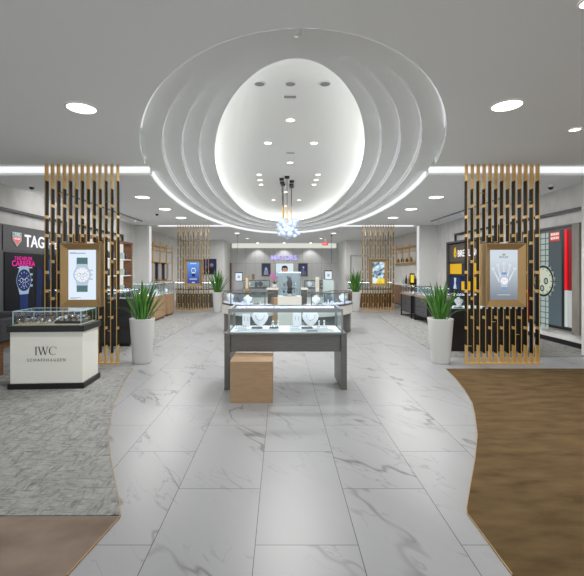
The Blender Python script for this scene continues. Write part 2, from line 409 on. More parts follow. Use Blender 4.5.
for ya, yb in ((S1a, S1b), (S2a, S2b)):
    for sgn in (1, -1):
        xi = CX + sgn * 1.4
        xo = 9.4 if sgn > 0 else -9
        # slot lids stop at the riser of the oval
        ta, tb = t_at(ya), t_at(yb)
        e = [el(0, ta + (tb - ta) * i / 8) for i in range(9)]
        if sgn < 0: e = [mirror(p) for p in e]
        pts = e + [(xo, yb), (xo, ya)]
        cz.add([(x, y, H + SH) for x, y in pts], [tuple(range(len(pts)))])
        # upper part of riser above the lip between slot and oval
        for i in range(8):
            p, q = e[i], e[i + 1]
            cz.add([(p[0], p[1], H + RI), (q[0], q[1], H + RI), (q[0], q[1], H + SH), (p[0], p[1], H + SH)], [(0, 1, 2, 3)])
structure(cz.build('ceiling', M['ceiling']))
# rings
NR = 120
dm = MB()
def ring(k, z, grow=0.0): return [el(k, 2 * PI * i / NR, grow) + (z,) for i in range(NR)]
def in_slot(y): return S1a < y < S1b or S2a < y < S2b
# riser 0 leaves the slot mouths open
r0, r1 = ring(0, H), ring(0, H + RI)
for i in range(NR):
    j = (i + 1) % NR
    if not in_slot((r0[i][1] + r0[j][1]) / 2): dm.add([r0[i], r0[j], r1[j], r1[i]], [(0, 1, 2, 3)], 0)
for k in range(4):
    z = H + RI * (k + 1)
    dm.loft([ring(k, z), ring(k + 1, z)], 0, False, caps=False)
    if k < 3: dm.loft([ring(k + 1, z), ring(k + 1, z + RI)], 0, False, caps=False)
structure(dm.build('ceiling_steps', M['ceiling']))
Z4 = H + RI * 4
do = MB()
do.loft([ring(4, Z4), ring(4, Z4 + 0.06)], 0, False, caps=False)
do.loft([ring(4, Z4 + 0.06), ring(4, Z4 + 0.06, 0.24)], 0, False, caps=False)
prof = []
DT = 4.27
for i in range(11):
    a = PI / 2 * i / 10
    prof.append(ring(4, Z4 + 0.06 + (DT - Z4 - 0.06) * math.sin(a), 0.24 - 0.75 * (1 - math.cos(a))))
do.loft(prof, 0, True, caps=False)
do.add(prof[-1], [tuple(range(NR - 1, -1, -1))], 0)
structure(do.build('ceiling_dome', M['dome']))
# led lines
def led_ring(name, label, k, t0, t1, grow, z0, z1, m, n=60, th=0.03):
    b = MB(); rings = []
    for i in range(n + 1):
        t = t0 + (t1 - t0) * i / n; o, q = el(k, t, grow), el(k, t, grow - th)
        rings.append([(o[0], o[1], z0), (o[0], o[1], z1), (q[0], q[1], z1), (q[0], q[1], z0)])
    b.loft(rings, smooth=False)
    return tag(b.build(name, M[m]), label, 'light strip')
led_ring('light_strip', 'hidden white light strip lighting the inside of the egg-shaped dome', 4, 0, 2 * PI, 0.2, Z4 + 0.065, Z4 + 0.1, 'led', 100, 0.04)
led_ring('light_strip', 'curved white light band along the rear rim of the oval ceiling recess', 0, t1b + 0.01, PI - t1b - 0.01, -0.014, H + 0.012, H + RI - 0.012, 'led_soft', 80, 0.02)
tn = math.asin((5.1 - EC[1]) / B0)
led_ring('light_strip', 'curved white light band hidden in the front rim of the oval ceiling recess', 0, PI - tn, 2 * PI + tn, -0.014, H + 0.04, H + RI - 0.012, 'led_rim', 60, 0.02)
for k in (1, 2, 3):
    led_ring('light_strip', f'faint light line in the rim of the {("outer", "middle", "inner")[k - 1]} step of the oval ceiling recess', k, 0, 2 * PI, -0.014, H + RI * k + 0.05, H + RI * (k + 1) - 0.012, 'led_step', 120, 0.015)
xs1 = el(0, t1b)[0] + 0.02; xs2 = el(0, t2b)[0] + 0.02
strip('light_strip', 'straight white light strip in the ceiling slot above the near right rod screen', xs1, 7.2, S1b - 0.03, S1b - 0.004, H + 0.05, H + 0.16, 'led_soft')
strip('light_strip', 'straight white light strip in the ceiling slot above the near left rod screen', -6.8, 2 * EC[0] - xs1, S1b - 0.03, S1b - 0.004, H + 0.05, H + 0.16, 'led_soft')
strip('light_strip', 'thin white light strip in the ceiling slot above the far right rod screen', xs2, 5.4, S2b - 0.03, S2b - 0.004, H + 0.02, H + 0.1, 'led_soft')
strip('light_strip', 'thin white light strip in the ceiling slot above the far left rod screen', -5.0, 2 * EC[0] - xs2, S2b - 0.03, S2b - 0.004, H + 0.02, H + 0.1, 'led_soft')
strip('wall_wash_glow', 'long cream glowing band imitating wall-wash light along the top of the far back wall', -3.2, 3.6, 25.95, 25.99, H - 0.3, H - .002, 'wash_glow')  # wall-wash brightness put in as a glowing band, not a fixture

# downlights ---------------------------------------------------------------
def downlight(x, y, r, label, energy, z=H, group=None, spread=PI):
    t = thing('downlight', label, 'ceiling light', (x, y, z), group=group)
    MB().lathe([(r * 1.12, -0.002), (r * 1.12, -0.012), (r * 1.0, -0.014), (r * 0.97, -0.004)], n=32, caps=False).build('trim_ring', M['white'], t)
    MB().lathe([(r * 0.97, -0.003), (r * 0.97, -0.006)], n=32).build('lens', M['lampface'], t)
    if energy: lamp('lamp', 'AREA', (0, 0, -0.03), energy, t, size=r * 1.8, spread=spread)
    return t
E = 50
downlight(-2.2, 4.39, 0.152, 'large round downlight in the front ceiling, left of the oval recess', E)
downlight(2.45, 4.32, 0.152, 'large round downlight in the front ceiling, right of the oval recess', E)
downlight(3.73, 5.05, 0.065, 'small bright downlight near the right edge of the front ceiling', E * .5)
downlight(2.06, 2.66, 0.055, 'small downlight at the top right corner of the front ceiling', E * .5)
for i, y in enumerate((9.68, 11.55, 13.4)):
    w = ('first', 'second', 'third')[i]
    downlight(-3.37, y, 0.17, f'{w} round downlight from the front in the row behind the near left rod screen', E)
    downlight(3.77, y, 0.17, f'{w} round downlight from the front in the row behind the near right rod screen', E)
downlight(-2.09, 18.9, 0.13, 'round downlight behind the oval recess, on the left above the far showcases', E * 1.5)
downlight(2.5, 18.9, 0.13, 'round downlight behind the oval recess, on the right above the far showcases', E * 1.5)
downlight(-1.85, 22, 0.1, 'small downlight before the panelled back wall, left of the sign', E * 1.3)
downlight(2.2, 22, 0.1, 'small downlight before the panelled back wall, right of the sign', E * 1.3)
for x, w in ((-1.5, 'left'), (0.2, 'middle'), (1.9, 'right')):
    d = thing('downlight', f'tiny spotlight close to the back wall throwing the {w} scallop of light', 'ceiling light', (x, 25.45, H))
    MB().lathe([(0.05, 0.0), (0.05, -0.03)], n=16).build('lens', M['lampface'], d)
    lamp('lamp', 'SPOT', (0, 0, -0.05), 50, d, 0.03, spot=math.radians(95), rot=(math.radians(12), 0, 0))
# the dome's own small spots
dz = 4.265
sp = []
def at_dome(px, py): d = (dz - EYE) * F / (PY - py); return ((px - PX) * d / F, d)
for px, py, r, e, lab in ((290.5, 120, .075, 60, 'bright dome spotlight nearest the front'), (268, 143, .075, 60, 'bright dome spotlight, left of the front pair'), (314, 143, .075, 60, 'bright dome spotlight, right of the front pair'),
                     (290, 162.6, .075, 60, 'bright dome spotlight on the axis just before the chandelier'),
                     (259, 174.6, .07, 0, 'first of three small spotlights in the left line of the dome'), (260, 180, .07, 0, 'second of three small spotlights in the left line of the dome'), (261, 184.6, .07, 0, 'third of three small spotlights in the left line of the dome'),
                     (318, 174.6, .07, 0, 'first of three small spotlights in the right line of the dome'), (316, 180, .07, 0, 'second of three small spotlights in the right line of the dome'), (314, 184.6, .07, 0, 'third of three small spotlights in the right line of the dome'),
                     (286, 192, .07, 0, 'small dome spotlight seen between the chandelier rods'), (273.5, 200, .07, 30, 'rear dome spotlight left of the chandelier rods'), (299, 200, .07, 30, 'rear dome spotlight right of the chandelier rods'),
                     (285.5, 206, .07, 0, 'rearmost small spotlight of the dome, behind the chandelier')):
    x, y = at_dome(px, py); downlight(x, y, r, lab, e, z=dz + .004)
for px, lab in ((259.7, 'left'), (290.5, 'middle'), (325, 'right')):
    x, y = at_dome(px, 84)
    t = thing('downlight', f'unlit {lab} recessed spot at the front end of the dome', 'ceiling light', (x, y, dz + .003))
    MB().lathe([(0.09, 0), (0.09, -0.01), (0.075, -0.012), (0.07, -0.002)], n=24, caps=False).build('trim_ring', M['white'], t)
    MB().lathe([(0.07, -0.002), (0.07, -0.004)], n=24).build('lens', M['greymetal'], t)
for px, py in ((290, 97), (290.5, 153)):
    x, y = at_dome(px, py)
    tag(MB().box(x - .09, x + .09, y - .03, y + .03, dz - .006, dz + .004).build('air_vent', M['greymetal']), 'slim grey air slot in the dome ' + ('near its front end' if py < 100 else 'between the bright spotlights'), 'vent')
# detectors and cameras
o = MB().lathe([(0.042, 0), (0.042, -0.012), (0.034, -0.026), (0.0, -0.03)], (0, 0), 28).build('smoke_detector', M['white'], loc=(0.125, 3.17, H + RI)); tag(o, 'round white detector on the front step of the oval recess', 'smoke detector')
def cctv(x, y, label, z=H):
    t = thing('ceiling_camera', label, 'camera', (x, y, z))
    MB().lathe([(0.07, 0), (0.07, -0.03), (0.055, -0.035)], n=24).build('mount', M['white'], t)
    MB().sphere((0, 0, -0.04), 0.05, 16, 8).build('lens_dome', M['lens'], t)
cctv(-5.25, 8.38, 'small dome camera on the ceiling at the far left, above the dark wall unit')
cctv(5.68, 8.38, 'small dome camera on the ceiling at the far right, above the watch poster')
cctv(-3.85, 12.35, 'small dark dome camera between the downlights of the left ceiling row')
def track(x, label):
    t = thing('light_track', label, 'track light', (x, 12.5, H))
    MB().box(-0.03, 0.03, -3.5 if x < 0 else -2.8, 1.8, -0.03, 0).build('rail', M['greymetal'], t)
    for yy in ((-3.3, -2.4, -0.6, 1.2) if x < 0 else (-2.2, -0.6, 1.2)):  # left rail lengthened and its nearest head added to brighten the wall
        if x < 0: lamp('lamp', 'SPOT', (-0.1, yy, -0.2), 8, t, 0.04, spot=math.radians(140), rot=(0, math.radians(58), 0))  # lamps put into the left heads only, to lift that wall
        h = MB().tube([(0, yy, -0.03), (0, yy, -0.07), (-0.06 if x < 0 else 0.06, yy, -0.11)], [0.02, 0.03, 0.035], 12).build('spot_head', M['white'], t)
track(-5.0, 'thin ceiling track with white spot heads over the left wall units, nearest head added for light')
track(5.4, 'thin ceiling track with white spot heads over the right wall units')

# ================================================================== ROD SCREENS
ZODD = (3.16, 0.317, (2.536, 2.214, 1.577, 1.253, 0.615))
ZEVE = (3.02, 0.178, (2.727, 2.085, 1.763, 1.123, 0.796))
FT, FD = 0.0115, 0.102     # fin thickness, depth
def rod_screen(label, loc):
    t = thing('rod_screen', label, 'room divider', loc)
    MB().box(-0.64, 0.64, -0.05, 0.05, 0, 0.014).build('base_rail', M['gold'], t)
    for i in range(13):
        x = (i - 6) * 0.1028
        zt, zb, js = ZODD if i % 2 == 0 else ZEVE
        cut = abs(x) < 0.37
        spans = [(0.014, 0.975), (2.1, 3.74)] if cut else [(0.014, 3.74)]
        e = [zt] + [v for j in js for v in (j + 0.026, j - 0.026)] + [zb]
        for a, b in spans:
            rod = MB().box(x - FT / 2, x + FT / 2, -FD / 2, FD / 2, a, b).build('rod', M['gold'], t)
            k = MB()
            for q in range(0, len(e), 2):
                h2, l2 = min(e[q], b), max(e[q + 1], a)
                if h2 - l2 > 0.01:
                    k.box(x - FT / 2 - 0.003, x - FT / 2 + 0.001, -FD / 2 + 0.002, FD / 2, l2, h2)
                    k.box(x + FT / 2 - 0.001, x + FT / 2 + 0.003, -FD / 2 + 0.002, FD / 2, l2, h2)
            k.build('inlay', M['inlay'], rod)
    for i in range(0, 12, 2):
        x = (i - 6) * 0.1028
        z = (0.3, 2.95, 0.72, 2.4, 0.5, 2.8)[i // 2]
        MB().tube([(x, 0, z), (x + 0.1028, 0, z)], 0.006, 6).build('cross_pin', M['gold'], t)
    return t
s0 = rod_screen('tall brass and black rod screen at front left behind the white showcase', (-3.446, 6.9, 0))
copy_tree(s0, None, (3.83, 6.9, 0), label='tall brass and black rod screen at front right behind the brown carpet')
copy_tree(s0, None, (-3.515, 15.95, 0), label='far rod screen on the left holding the small blue lit display')
copy_tree(s0, None, (3.895, 15.95, 0), label='far rod screen on the right holding the display with a yellow corner')

# picture-frame displays: front at local y=-0.11, recessed bevel to the screen
def frame_display(label, loc):
    t = thing('framed_display', label, 'display screen', loc)
    W, Z0, Z1 = 0.345, 0.985, 2.075
    w, z0, z1 = 0.238, 1.105, 1.965
    b = MB(); yf, yb, ys = -0.11, 0.11, -0.035
    o = [(-W, yf, Z0), (W, yf, Z0), (W, yf, Z1), (-W, yf, Z1)]
    l = 0.012
    o2 = [(-W + l, yf, Z0 + l), (W - l, yf, Z0 + l), (W - l, yf, Z1 - l), (-W + l, yf, Z1 - l)]
    n = [(-w, ys, z0), (w, ys, z0), (w, ys, z1), (-w, ys, z1)]
    k = [(-W, yb, Z0), (W, yb, Z0), (W, yb, Z1), (-W, yb, Z1)]
    b.add(k + o + o2 + n, [(i + 4 * q, (i + 1) % 4 + 4 * q, (i + 1) % 4 + 4 * q + 4, i + 4 * q + 4) for q in range(3) for i in range(4)] + [(3, 2, 1, 0)], 0)
    b.build('frame', M['gold_frame'], t)
    return t, w, z0, z1
def screen_part(t, mats, draw, name='screen'):
    b = MB(); draw(b); return b.build(name, mats, t)

def watch(b, x, z, r, y, case, face, mark, strap, hand, strap_up=1.0, strap_dn=1.0, bez=None, sw=0.62, chrono=True):
    sx = r * sw
    b.flat([(x - sx, z - r * (1 + strap_dn)), (x + sx, z - r * (1 + strap_dn)), (x + sx * 1.05, z), (x - sx * 1.05, z)], y, strap)
    b.flat([(x - sx * 1.05, z), (x + sx * 1.05, z), (x + sx, z + r * (1 + strap_up)), (x - sx, z + r * (1 + strap_up))], y, strap)
    for sg in (1, -1):
        b.flat([(x - r * .8, z + sg * r * .55), (x - r * .58, z + sg * r * 1.22), (x + r * .58, z + sg * r * 1.22), (x + r * .8, z + sg * r * .55)][::sg], y - .001, case)
    for k in (-0.5, 0, 0.5) if chrono else (0,):
        b.rect(x + r * .86, x + r * 1.2, z + r * (k - .09), z + r * (k + .09), y - .001, case)
    b.disc(x, z, r, y - .002, case, 40)
    if bez is not None: b.disc(x, z, r * .95, y - .0025, bez, 40)
    b.disc(x, z, r * .82, y - .003, face, 40)
    for i in range(12):
        a = i * PI / 6; c, s = math.cos(a), math.sin(a); u, v2, q = r * .62, r * .76, r * .022
        b.flat([(x + c * u - s * q, z + s * u + c * q), (x + c * u + s * q, z + s * u - c * q), (x + c * v2 + s * q, z + s * v2 - c * q), (x + c * v2 - s * q, z + s * v2 + c * q)], y - .004, mark)
    if chrono:
        for dx, dz2 in ((-.36, 0), (.36, 0), (0, -.36)):
            b.disc(x + r * dx, z + r * dz2, r * .2, y - .004, mark, 20); b.disc(x + r * dx, z + r * dz2, r * .165, y - .0045, face, 20)
    for a, l in ((2.5, .5), (0.65, .68)):
        c, s = math.cos(a), math.sin(a); q = r * .025
        b.flat([(x - s * q, z + c * q), (x + s * q, z - c * q), (x + c * r * l, z + s * r * l)], y - .005, hand)
YS = -0.037
# 1 front left: white screen, pale chronograph on a green strap
t, w, z0, z1 = frame_display('bronze framed lit screen showing a white watch on a green strap, front left', (-3.433, 6.91, 0))
m1 = [lit('screen_white', (226, 238, 252), 1.0), lit('screen_silver', (186, 200, 220), 1.0), lit('screen_dial', (236, 242, 250), 1.0), lit('screen_grey', (128, 142, 158), 1.0), lit('screen_green', (82, 118, 120), 1.0)]
def d1(b):
    b.rect(-w, w, z0, z1, YS, 0); watch(b, 0, 1.535, 0.152, YS - .002, 1, 2, 3, 4, 3, .95, .95)
    b.rect(-.21, -.11, 1.917, 1.922, YS - .002, 3); b.rect(-.21, .06, 1.9, 1.913, YS - .002, 3); b.rect(-.21, -.02, 1.135, 1.143, YS - .002, 3); b.rect(-.21, -.09, 1.12, 1.126, YS - .002, 3)
screen_part(t, m1, d1)
# 2 front right: grey graded screen, crown and watch
def grad_mat(name, c0, c1, a, b_):
    m, nt, b = new_mat(name)
    mp = mapping(nt); sp2 = nt.nodes.new('ShaderNodeSeparateXYZ'); nt.links.new(mp.outputs[0], sp2.inputs[0])
    mr = nt.nodes.new('ShaderNodeMapRange'); mr.inputs[1].default_value = a; mr.inputs[2].default_value = b_; nt.links.new(sp2.outputs['Z'], mr.inputs[0])
    r = ramp(nt, [(0, c0), (1, c1)]); nt.links.new(mr.outputs[0], r.inputs[0]); nt.links.new(r.outputs[0], b.inputs['Emission Color'])
    b.inputs['Base Color'].default_value = (0.01, 0.01, 0.01, 1); b.inputs['Emission Strength'].default_value = 1.0
    return m
t, w, z0, z1 = frame_display('bronze framed lit screen with a steel watch under a pale crown, front right', (3.848, 6.91, 0))
m2 = [grad_mat('screen_grey_fade', (124, 134, 144), (206, 216, 226), 1.15, 1.8), lit('scr_steel', (196, 206, 224), 1), lit('scr_dial', (240, 240, 240), 1), lit('scr_mark', (150, 130, 90), 1), lit('scr_blue', (130, 158, 196), 1), lit('scr_crown', (216, 224, 232), 1), lit('scr_green', (46, 92, 88), 1), lit('scr_gold', (160, 140, 90), 1)]
def d2(b):
    b.rect(-w, w, z0, z1, YS, 0)
    for x, z in ((-.19, 1.64), (-.105, 1.7), (0, 1.73), (.105, 1.7), (.19, 1.64)):
        b.flat([(x * .35 - .02, 1.4), (x * .35 + .02, 1.4), (x + .006, z), (x - .006, z)], YS - .001, 5); b.disc(x, z, .026, YS - .0015, 5, 20)
    watch(b, 0.005, 1.43, .085, YS - .003, 1, 2, 3, 4, 3, .75, 1.0, bez=4, sw=.5, chrono=False)
    b.rect(-.11, .11, 1.185, 1.193, YS - .002, 5)
    b.flat([(-.02, 1.868), (.02, 1.868), (.03, 1.905), (.012, 1.885), (0, 1.91), (-.012, 1.885), (-.03, 1.905)], YS - .002, 7)
screen_part(t, m2, d2)
text('lettering', 'ROLEX', .05, m2[6], t, (0, YS - .003, 1.825), width=.15, extrude=.001, align='CENTER')
# 3 far left: blue screen
t, w, z0, z1 = frame_display('bronze framed blue lit screen with a small watch, on the far left rod screen', (-3.51, 15.96, 0))
m3 = [grad_mat('screen_blue', (34, 62, 152), (92, 150, 226), 1.2, 1.95), lit('sb_white', (226, 236, 255), 1), lit('sb_dark', (26, 40, 92), 1)]
def d3(b):
    b.rect(-w, w, z0, z1, YS, 0); watch(b, 0.01, 1.62, .095, YS - .003, 1, 0, 1, 2, 1, .5, 1.6, chrono=False)
    b.rect(-.15, .15, 1.265, 1.29, YS - .002, 1); b.rect(-.05, .06, 1.13, 1.16, YS - .002, 1); b.rect(-.12, .12, 1.885, 1.91, YS - .002, 1)
screen_part(t, m3, d3)
# 4 far right: black and white picture with yellow corner
t, w, z0, z1 = frame_display('bronze framed screen with a grey picture and yellow corner, on the far right rod screen', (3.9, 15.96, 0))
def mono_mat():
    m, nt, b = new_mat('screen_monochrome_photo'); mp = mapping(nt); no = N(nt, 'ShaderNodeTexNoise'); no.inputs['Scale'].default_value = 9; no.inputs['Detail'].default_value = 5
    nt.links.new(mp.outputs[0], no.inputs['Vector']); r = ramp(nt, [(.36, (46, 60, 72)), (.5, (150, 178, 196)), (.64, (226, 240, 248))]); nt.links.new(no.outputs['Fac'], r.inputs[0]); nt.links.new(r.outputs[0], b.inputs['Emission Color'])
    b.inputs['Base Color'].default_value = (0.01, 0.01, 0.01, 1); b.inputs['Emission Strength'].default_value = 1.0; return m
m4 = [mono_mat(), lit('sm_yellow', (240, 216, 60), 1), lit('sm_dark', (60, 70, 78), 1), lit('sm_white', (226, 240, 246), 1)]
def d4(b):
    b.rect(-w, w, z0, z1, YS, 0); b.rect(-w, w, z0, 1.3, YS - .001, 3)
    b.flat([(-.1, z0), (w, z0), (w, 1.3), (-.02, 1.3)], YS - .002, 1); b.rect(.02, .1, 1.15, 1.17, YS - .003, 2)
screen_part(t, m4, d4)

# ================================================================== PLANTERS
def leaf(b, base, az, lean, L, wid, bend, m):
    n = 9; rings = []
    dx, dy = math.cos(az), math.sin(az); sx, sy = -dy, dx
    x, z, ang = 0.0, 0.0, lean
    for i in range(n + 1):
        f = i / n
        ww = wid * (0.62 + 0.5 * math.sin(min(f * 2.2, PI / 2)) ) * (1 - f ** 2.6) + 0.0015
        cx, cy, czz = base[0] + dx * x, base[1] + dy * x, base[2] + z
        cup = ww * 0.35; th = 0.004 * (1 - .6 * f)
        ca, sa = math.cos(ang), math.sin(ang)       # leaf normal direction (outer face)
        nx, ny, nz = dx * ca, dy * ca, -sa
        p = lambda u, k: (cx + sx * u + nx * k, cy + sy * u + ny * k, czz + nz * k)
        rings.append([p(-ww, -cup), p(0, th), p(ww, -cup), p(0, -th)])
        st = L / n; x += math.sin(ang) * st; z += math.cos(ang) * st; ang += bend / n * (0.4 + 1.4 * f)
    b.loft(rings, m, True)
def planter(label, loc, seed, tall=1.0, keep=0):
    r = random.Random(seed)
    t = thing('potted_plant', label, 'plant', loc)
    MB().lathe([(0.132, 0), (0.147, 0.0), (0.152, 0.02), (0.203, 0.76), (0.205, 0.775), (0.192, 0.775), (0.186, 0.73), (0.0, 0.73)], n=48, p=2.7).build('pot', M['pot'], t)
    MB().lathe([(0.183, 0.732), (0.1, 0.745), (0.0, 0.75)], n=24, p=2.7).build('soil', M['soil'], t)
    b = MB()
    for i in range(30):
        az = i * 2.39996 + r.uniform(-.3, .3); f = (i + .5) / 30
        lean = 0.03 + 0.55 * f ** 1.2 + r.uniform(-.06, .08)
        L = (0.64 - 0.1 * f + r.uniform(-.1, .08)) * tall
        rr = 0.02 + 0.1 * f
        if keep and keep * (rr + L * math.sin(lean + .1)) * math.cos(az) > .28: continue
        leaf(b, (rr * math.cos(az), rr * math.sin(az), 0.738), az, lean, L, r.uniform(.026, .038), r.uniform(.0, .4), i % 2)
    for az, L, bd in ((3.95, .5, 1.3), (5.6, .46, 1.3), (5.9, .42, 1.5), (4.3, .48, 1.0)):
        leaf(b, (0.1 * math.cos(az), 0.1 * math.sin(az), 0.738), az + r.uniform(-.3, .3), .6, L, .01, bd, 1)
    b.build('foliage', [M['leaf'], M['leafdark']], t)
    return t
planter('spiky green plant in a tall white planter beside the near left rod screen', (-2.43, 6.97, 0), 3, 1.04, -1)
planter('spiky green plant in a tall white planter beside the near right rod screen', (2.79, 6.97, 0), 11, 1.04, 1)
planter('spiky green plant in a white planter beside the far left rod screen', (-2.48, 15.6, 0), 5, 1.45)
planter('spiky green plant in a white planter beside the far right rod screen', (2.96, 15.8, 0), 8, 1.5)

# ================================================================== SHOWCASES
def glass_case(t, x0, x1, y0, y1, z0, z1, fm, r=0.012, led=None, top_frame=None, name='glass_case'):
    g = 0.005
    b = MB()
    b.box(x0, x1, y0, y0 + g, z0, z1).box(x0, x1, y1 - g, y1, z0, z1).box(x0, x0 + g, y0 + g, y1 - g, z0, z1).box(x1 - g, x1, y0 + g, y1 - g, z0, z1).box(x0 + g, x1 - g, y0 + g, y1 - g, z1 - g, z1)
    o = b.build(name, M['glass'], t)
    if fm:
        f = MB(); tf = top_frame or r
        for x in (x0 - .002, x1 - r + .002):
            for y in (y0 - .002, y1 - r + .002): f.box(x, x + r, y, y + r, z0, z1 - tf)
        for y in (y0 - .002, y1 - r + .002): f.box(x0 - .002, x1 + .002, y, y + r, z1 - tf, z1 + .003)
        for x in (x0 - .002, x1 - r + .002): f.box(x, x + r, y0 + r - .002, y1 - r + .002, z1 - tf, z1 + .003)
        f.build('frame', fm, o)
    if led:
        l = MB(); q = r + .004; h = .005
        for y in (y0 + q, y1 - q - h): l.box(x0 + .03, x1 - .03, y, y + h, z1 - .016, z1 - .008)
        for x in (x0 + q, x1 - q - h): l.box(x, x + h, y0 + .03, y1 - .03, z1 - .016, z1 - .008)
        l.build('light_strip', M[led], o)
    return o
def bust_mesh(s=1.0, m=0):
    b = MB()
    prof = [(.012, .07, .0), (.05, .075, .03), (.082, .07, .075), (.092, .05, .115), (.075, .035, .145), (.034, .028, .16), (.03, .026, .19)]
    rings = []
    for w_, dd, z in prof:
        rings.append([(w_ * s * math.cos(2 * PI * i / 20), (dd * .4 * math.sin(2 * PI * i / 20) + (.19 - z) * -.15) * s, z * s) for i in range(20)])
    b.loft(rings, 0)
    return b
def item(kind, label, loc, group=None, s=1.0, rz=0, mm='velvet'):
    """small display stands carrying jewellery; each a thing of its own"""
    if kind == 'bust':
        t = thing('necklace_bust', label, 'jewellery stand', loc, rz, group)
        MB().lathe([(.04 * s, 0), (.035 * s, .008), (.012 * s, .012), (.012 * s, .02 * s)], n=16).build('foot', M[mm], t)
        o = bust_mesh(s).build('bust', M[mm], t); o.location = (0, 0, .012)
        b = MB(); pts = [(math.cos(a) * .048 * s, -.048 * s, .125 * s - math.sin(a) * .06 * s + .012) for a in [PI * i / 10 for i in range(11)]]
        b.tube(pts, .0025 * s, 6); b.build('necklace', M['chrome'], t)
    elif kind == 'tray':
        t = thing('jewellery_tray', label, 'jewellery tray', loc, rz, group)
        MB().box(-.09 * s, .09 * s, -.05 * s, .05 * s, 0, .016).build('tray', M[mm], t, bevel=.003)
        b = MB()
        for i in range(5): b.lathe([(.009, .016), (.009, .02), (.0045, .028)], ((i - 2) * .033 * s, 0), 10)
        b.build('ring', M['chrome'], t)
    elif kind == 'cone':
        t = thing('ring_stand', label, 'jewellery stand', loc, rz, group)
        MB().lathe([(.022 * s, 0), (.02 * s, .006), (.009 * s, .05 * s), (.014 * s, .07 * s), (.012 * s, .1 * s), (0, .105 * s)], n=14).build('stand', M[mm], t)
        MB().lathe([(.0155 * s, .072 * s), (.017 * s, .078 * s), (.0155 * s, .084 * s)], n=14).build('ring', M['chrome'], t)
    elif kind == 'panel':
        t = thing('earring_panel', label, 'jewellery stand', loc, rz, group)
        MB().prism([(-.05 * s, -.02), (.05 * s, -.02), (.05 * s, .02), (-.05 * s, .02)], 0, .012).build('foot', M[mm], t)
        MB().box(-.05 * s, .05 * s, -.004, .008, .012, .17 * s).build('panel', M[mm], t, bevel=.004)
        b = MB()
        for i in (-1, 1): b.tube([(i * .02 * s, -.007, .13 * s), (i * .02 * s, -.007, .08 * s)], .003, 6)
        b.build('earring', M['chrome'], t)
    elif kind == 'watch':
        t = thing('wristwatch', label, 'watch', loc, rz, group)
        MB().lathe([(.03, 0), (.026, .006), (.02, .03)], n=14).build('stand', M[mm], t)
        b = MB(); b.lathe([(.036, .03), (.038, .045), (.036, .06)], n=18, p=2.4); b.build('strap', M[R.choice(['velvet_grey', 'walnut', 'velvet_cream', 'chrome'])], t)
        d = MB(); d.lathe([(.022, 0), (.022, .008), (.017, .01)], n=18); o = d.build('dial', M['chrome'], t); o.location = (0, -.036, .045); o.rotation_euler = (math.radians(80), 0, 0)
    return t

# --- centre front table showcase
T = thing('showcase_table', 'grey metal table showcase with lit jewellery, front centre on the marble', 'showcase', (0.062, 5.35, 0))
hw = 0.825
MB().box(-hw, hw, 0, .7, .735, .762).build('tabletop', M['bronze'], T, bevel=.004)
MB().box(-hw + .08, hw - .08, .03, .66, .51, .735).build('apron', M['bronze'], T, bevel=.003)
for sg in (-1, 1):
    x0, x1 = (-hw, -hw + .078) if sg < 0 else (hw - .078, hw)
    MB().box(x0, x1, 0, .7, 0, .735).build('leg', M['bronze'], T, bevel=.004)
MB().box(-hw + .07, hw - .07, .05, .66, .762, .775).build('display_deck', M['velvet'], T)
gc = glass_case(T, -hw + .05, hw - .05, .03, .68, .762, 1.085, M['caseframe'], .024, None, .045)
for yy in (.065, .62):
    MB().box(-hw + .09, hw - .09, yy, yy + .014, 1.05, 1.07).build('light_strip', M['led_case'], gc)
# contents, in world coordinates
def tc(px, dy=0.2): return (px - PX) * (5.35 + dy) / F
ZD = .776
for a, b_, w_ in ((-.62, -.02, 'left'), (.1, .74, 'right')):
    o = MB().prism_y([(0, 0), (b_ - a, 0), (b_ - a - .05, .03), (.05, .03)], 0, .3).build('display_riser', M['velvet'], loc=(a, 5.45, ZD)); tag(o, f'low white display riser in the {w_} half of the centre table showcase', 'riser')
ZR = ZD + .031
item('panel', 'tall white earring panel at the left end of the centre table showcase', (tc(246, .25), 5.63, ZR), s=1.1)
item('bust', 'white necklace bust in the left half of the centre table showcase', (tc(260, .28), 5.66, ZR), s=1.3)
item('bust', 'white necklace bust in the right half of the centre table showcase', (tc(310.5, .28), 5.66, ZR), s=1.3)
item('panel', 'tall white earring panel left of the right bust in the centre table showcase', (tc(297, .28), 5.66, ZR), s=1.15)
item('cone', 'slim ring stand just right of the left bust in the centre table showcase', (tc(273, .25), 5.58, ZR), s=.95)
item('cone', 'second slim ring stand right of the left bust in the centre table showcase', (tc(278, .25), 5.6, ZR), s=.9)
item('cone', 'slim ring stand right of the right bust in the centre table showcase', (tc(319, .25), 5.6, ZR), s=.95)
item('cone', 'ring stand nearest the right end of the centre table showcase', (tc(324, .25), 5.58, ZR), s=1.0)
for px, w_, mm, s in ((241, 'first', 'velvet', .95), (257, 'second', 'velvet_grey', .85), (274, 'third', 'velvet_grey', .7), (294.5, 'fourth', 'velvet', .75), (307, 'fifth', 'velvet_grey', .85), (322, 'sixth', 'velvet', .9)):
    item('tray', f'{w_} small jewellery tray from the left in the centre table showcase', (tc(px, .15), 5.51, ZR), s=s, mm=mm)
o = MB().box(-.075, .075, 0, .004, 0, .012).build('price_strip', M['txt_black'], loc=(tc(312, .08), 5.425, ZD)); tag(o, 'thin dark strip on the right front of the centre table showcase deck', 'name strip')

# --- wooden block
o = MB().box(-.257, .257, 0, .515, 0, .505).build('wooden_block', M['wood'], loc=(-.36, 4.82, 0.0), bevel=.004)
tag(o, 'light oak cube stool in front of the centre table showcase', 'stool')

